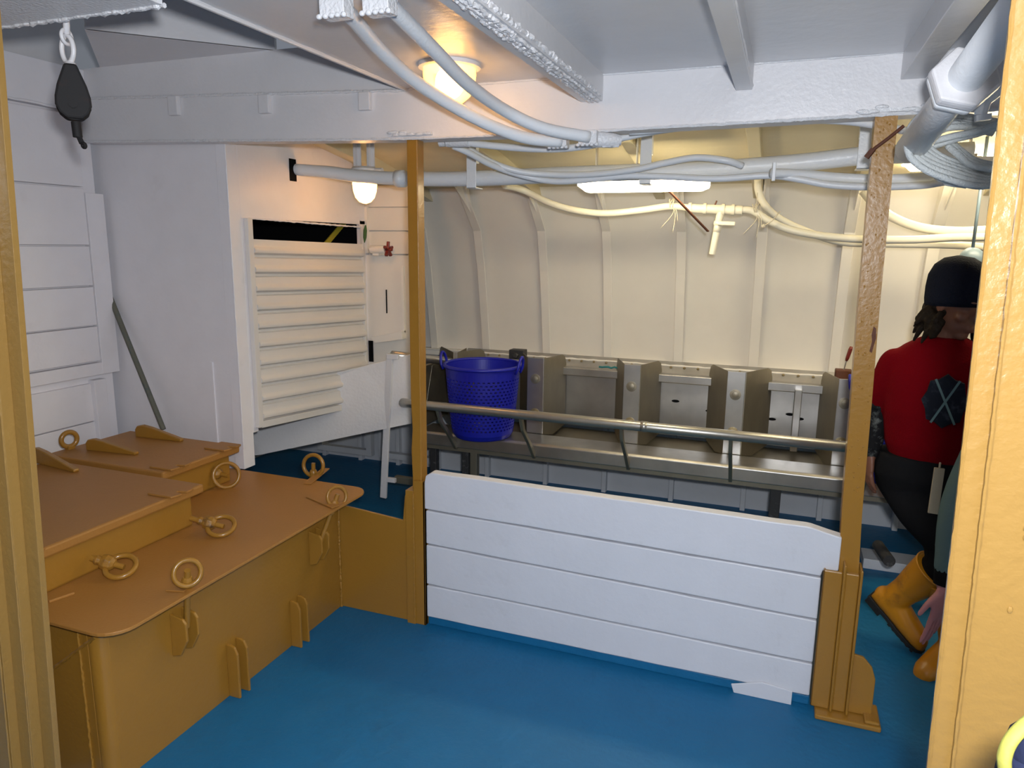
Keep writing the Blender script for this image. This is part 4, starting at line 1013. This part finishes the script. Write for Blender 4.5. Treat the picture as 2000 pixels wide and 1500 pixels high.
def person2():
    YQ = 2.62
    el = aY(1872, 985, YQ); wr_ = aY(1846, 1142, YQ-.03)
    base = V((el.x+.36, YQ-.02, 0))
    t = thing('person', base, 'person mostly hidden by the right jamb, only grey-green sleeve and pink hand showing', 'person')
    side = V((1, 0, 0)); fr = V((0, -1, 0))
    hip = base+V((.12, .12, .78)); ch = base+V((-.02, .0, 1.02)); sh = base+V((-.08, -.03, 1.12)); hd = base+V((-.02, -.06, 1.30))
    sl = el+V((.07, .02, .24))
    b = MB(); torso(b, [(hip-V((0, 0, .04)), .14, .11), (hip, .16, .12), (ch, .17, .12), (sh, .16, .10)], side, fr)
    limb(b, [sh, hd-V((0, 0, .08))], [.06, .05]); head(b, hd, (-.2, -.9, -.5), (0, 0, 1))
    limb(b, [sl, el, wr_], [.048, .04, .028]); hand(b, wr_, (-.12, -.05, -1), (-.75, .5, 0), .24, .12)
    s2 = sl+V((.36, 0, 0)); limb(b, [s2, s2+V((.05, -.03, -.26)), s2+V((.02, -.1, -.48))], [.048, .04, .028]); hand(b, s2+V((.02, -.1, -.48)), (0, -.1, -1), (1, 0, 0))
    for q in (-.08, .10): limb(b, [hip+V((q, 0, -.04)), base+V((q+.1, -.05, .45)), base+V((q+.1, .05, .06))], [.085, .06, .04])
    o = b.build('body', 'pinkskin', t); remesh(o, .006, 3)
    b = MB(); torso(b, [(hip, .175, .135), (ch, .19, .14), (sh, .185, .12), (sh+V((0, 0, .05)), .09, .07)], side, fr)
    limb(b, [sl, el, el.lerp(wr_, .8)], [.062, .052, .042]); limb(b, [s2, s2+V((.05, -.03, -.26)), s2+V((.03, -.08, -.42))], [.062, .052, .04])
    o = b.build('jacket', 'teal', t); remesh(o, .009, 3)
    b = MB(); b.tube([el.lerp(wr_, .80), wr_+V((0, 0, .0))], [.040, .036], 16); b.build('cuff', 'trouser', t, smooth=True)
    b = MB(); torso(b, [(hip-V((0, 0, .06)), .16, .12), (hip+V((0, 0, .04)), .165, .125)], side, fr)
    for q in (-.08, .10): limb(b, [hip+V((q, 0, -.04)), base+V((q+.1, -.05, .45)), base+V((q+.1, .05, .2))], [.10, .075, .065])
    o = b.build('trousers', 'teal', t); remesh(o, .01, 3)
    for q in (-.08, .10): boot(t, base+V((q+.1, .05, .105)), (0, -.1, 1), (-.1, -1, 0), L=.27, shaft=.2)
person2()
# jacket sleeve in the bottom right corner
t = thing('jacket_sleeve', aY(2010, 1600, .62), 'navy cloth sleeve with yellow edging at the bottom right corner', 'sleeve')
b = MB(); limb(b, [aY(2040, 1470, .60), aY(2042, 1540, .60), aY(2050, 1680, .60)], [.026, .034, .04]); b.build('cloth', 'navy', t, smooth='all')
b = MB(); b.tube(spline([aY(2020, 1402, .585), aY(1998, 1420, .58), aY(1976, 1444, .575), aY(1964, 1470, .572), aY(1962, 1500, .57), aY(1975, 1560, .57)], 6), .0055, 10, flat=.7); b.build('edging', 'hivis', t, smooth='all')

# ================================================================ RIGHT BACKGROUND
b = MB(); c_ = aY(1897, 507, 3.3); b.ell(c_, (.045, .045, .048)); b.tube([c_+V((0, 0, .04)), V((c_.x, 3.3, 1.93))], .006, 8)
tag(b.build('round_float', 'greyblue', smooth='all'), 'grey blue round float hanging above the dark beanie', 'float')
b = MB(); p = aZ(1695, 1078, .07); q = aZ(1760, 1090, .07); b.box((p.x-.02, p.y-.04, 0), (q.x+.5, p.y+.10, .05)); tag(b.build('deck_step', 'lowhull', bevel=.004), 'low white painted step on the deck right of the right post', 'step')
b = MB(); p = aY(1715, 1065, 3.35); q = aY(1737, 1096, 3.15); b.tube([p, q], .024, 16); o = b.build('pipe_stub', 'darkm', smooth=True); tag(o, 'dark pipe stub with a pale open end low on the deck behind the right post', 'pipe')
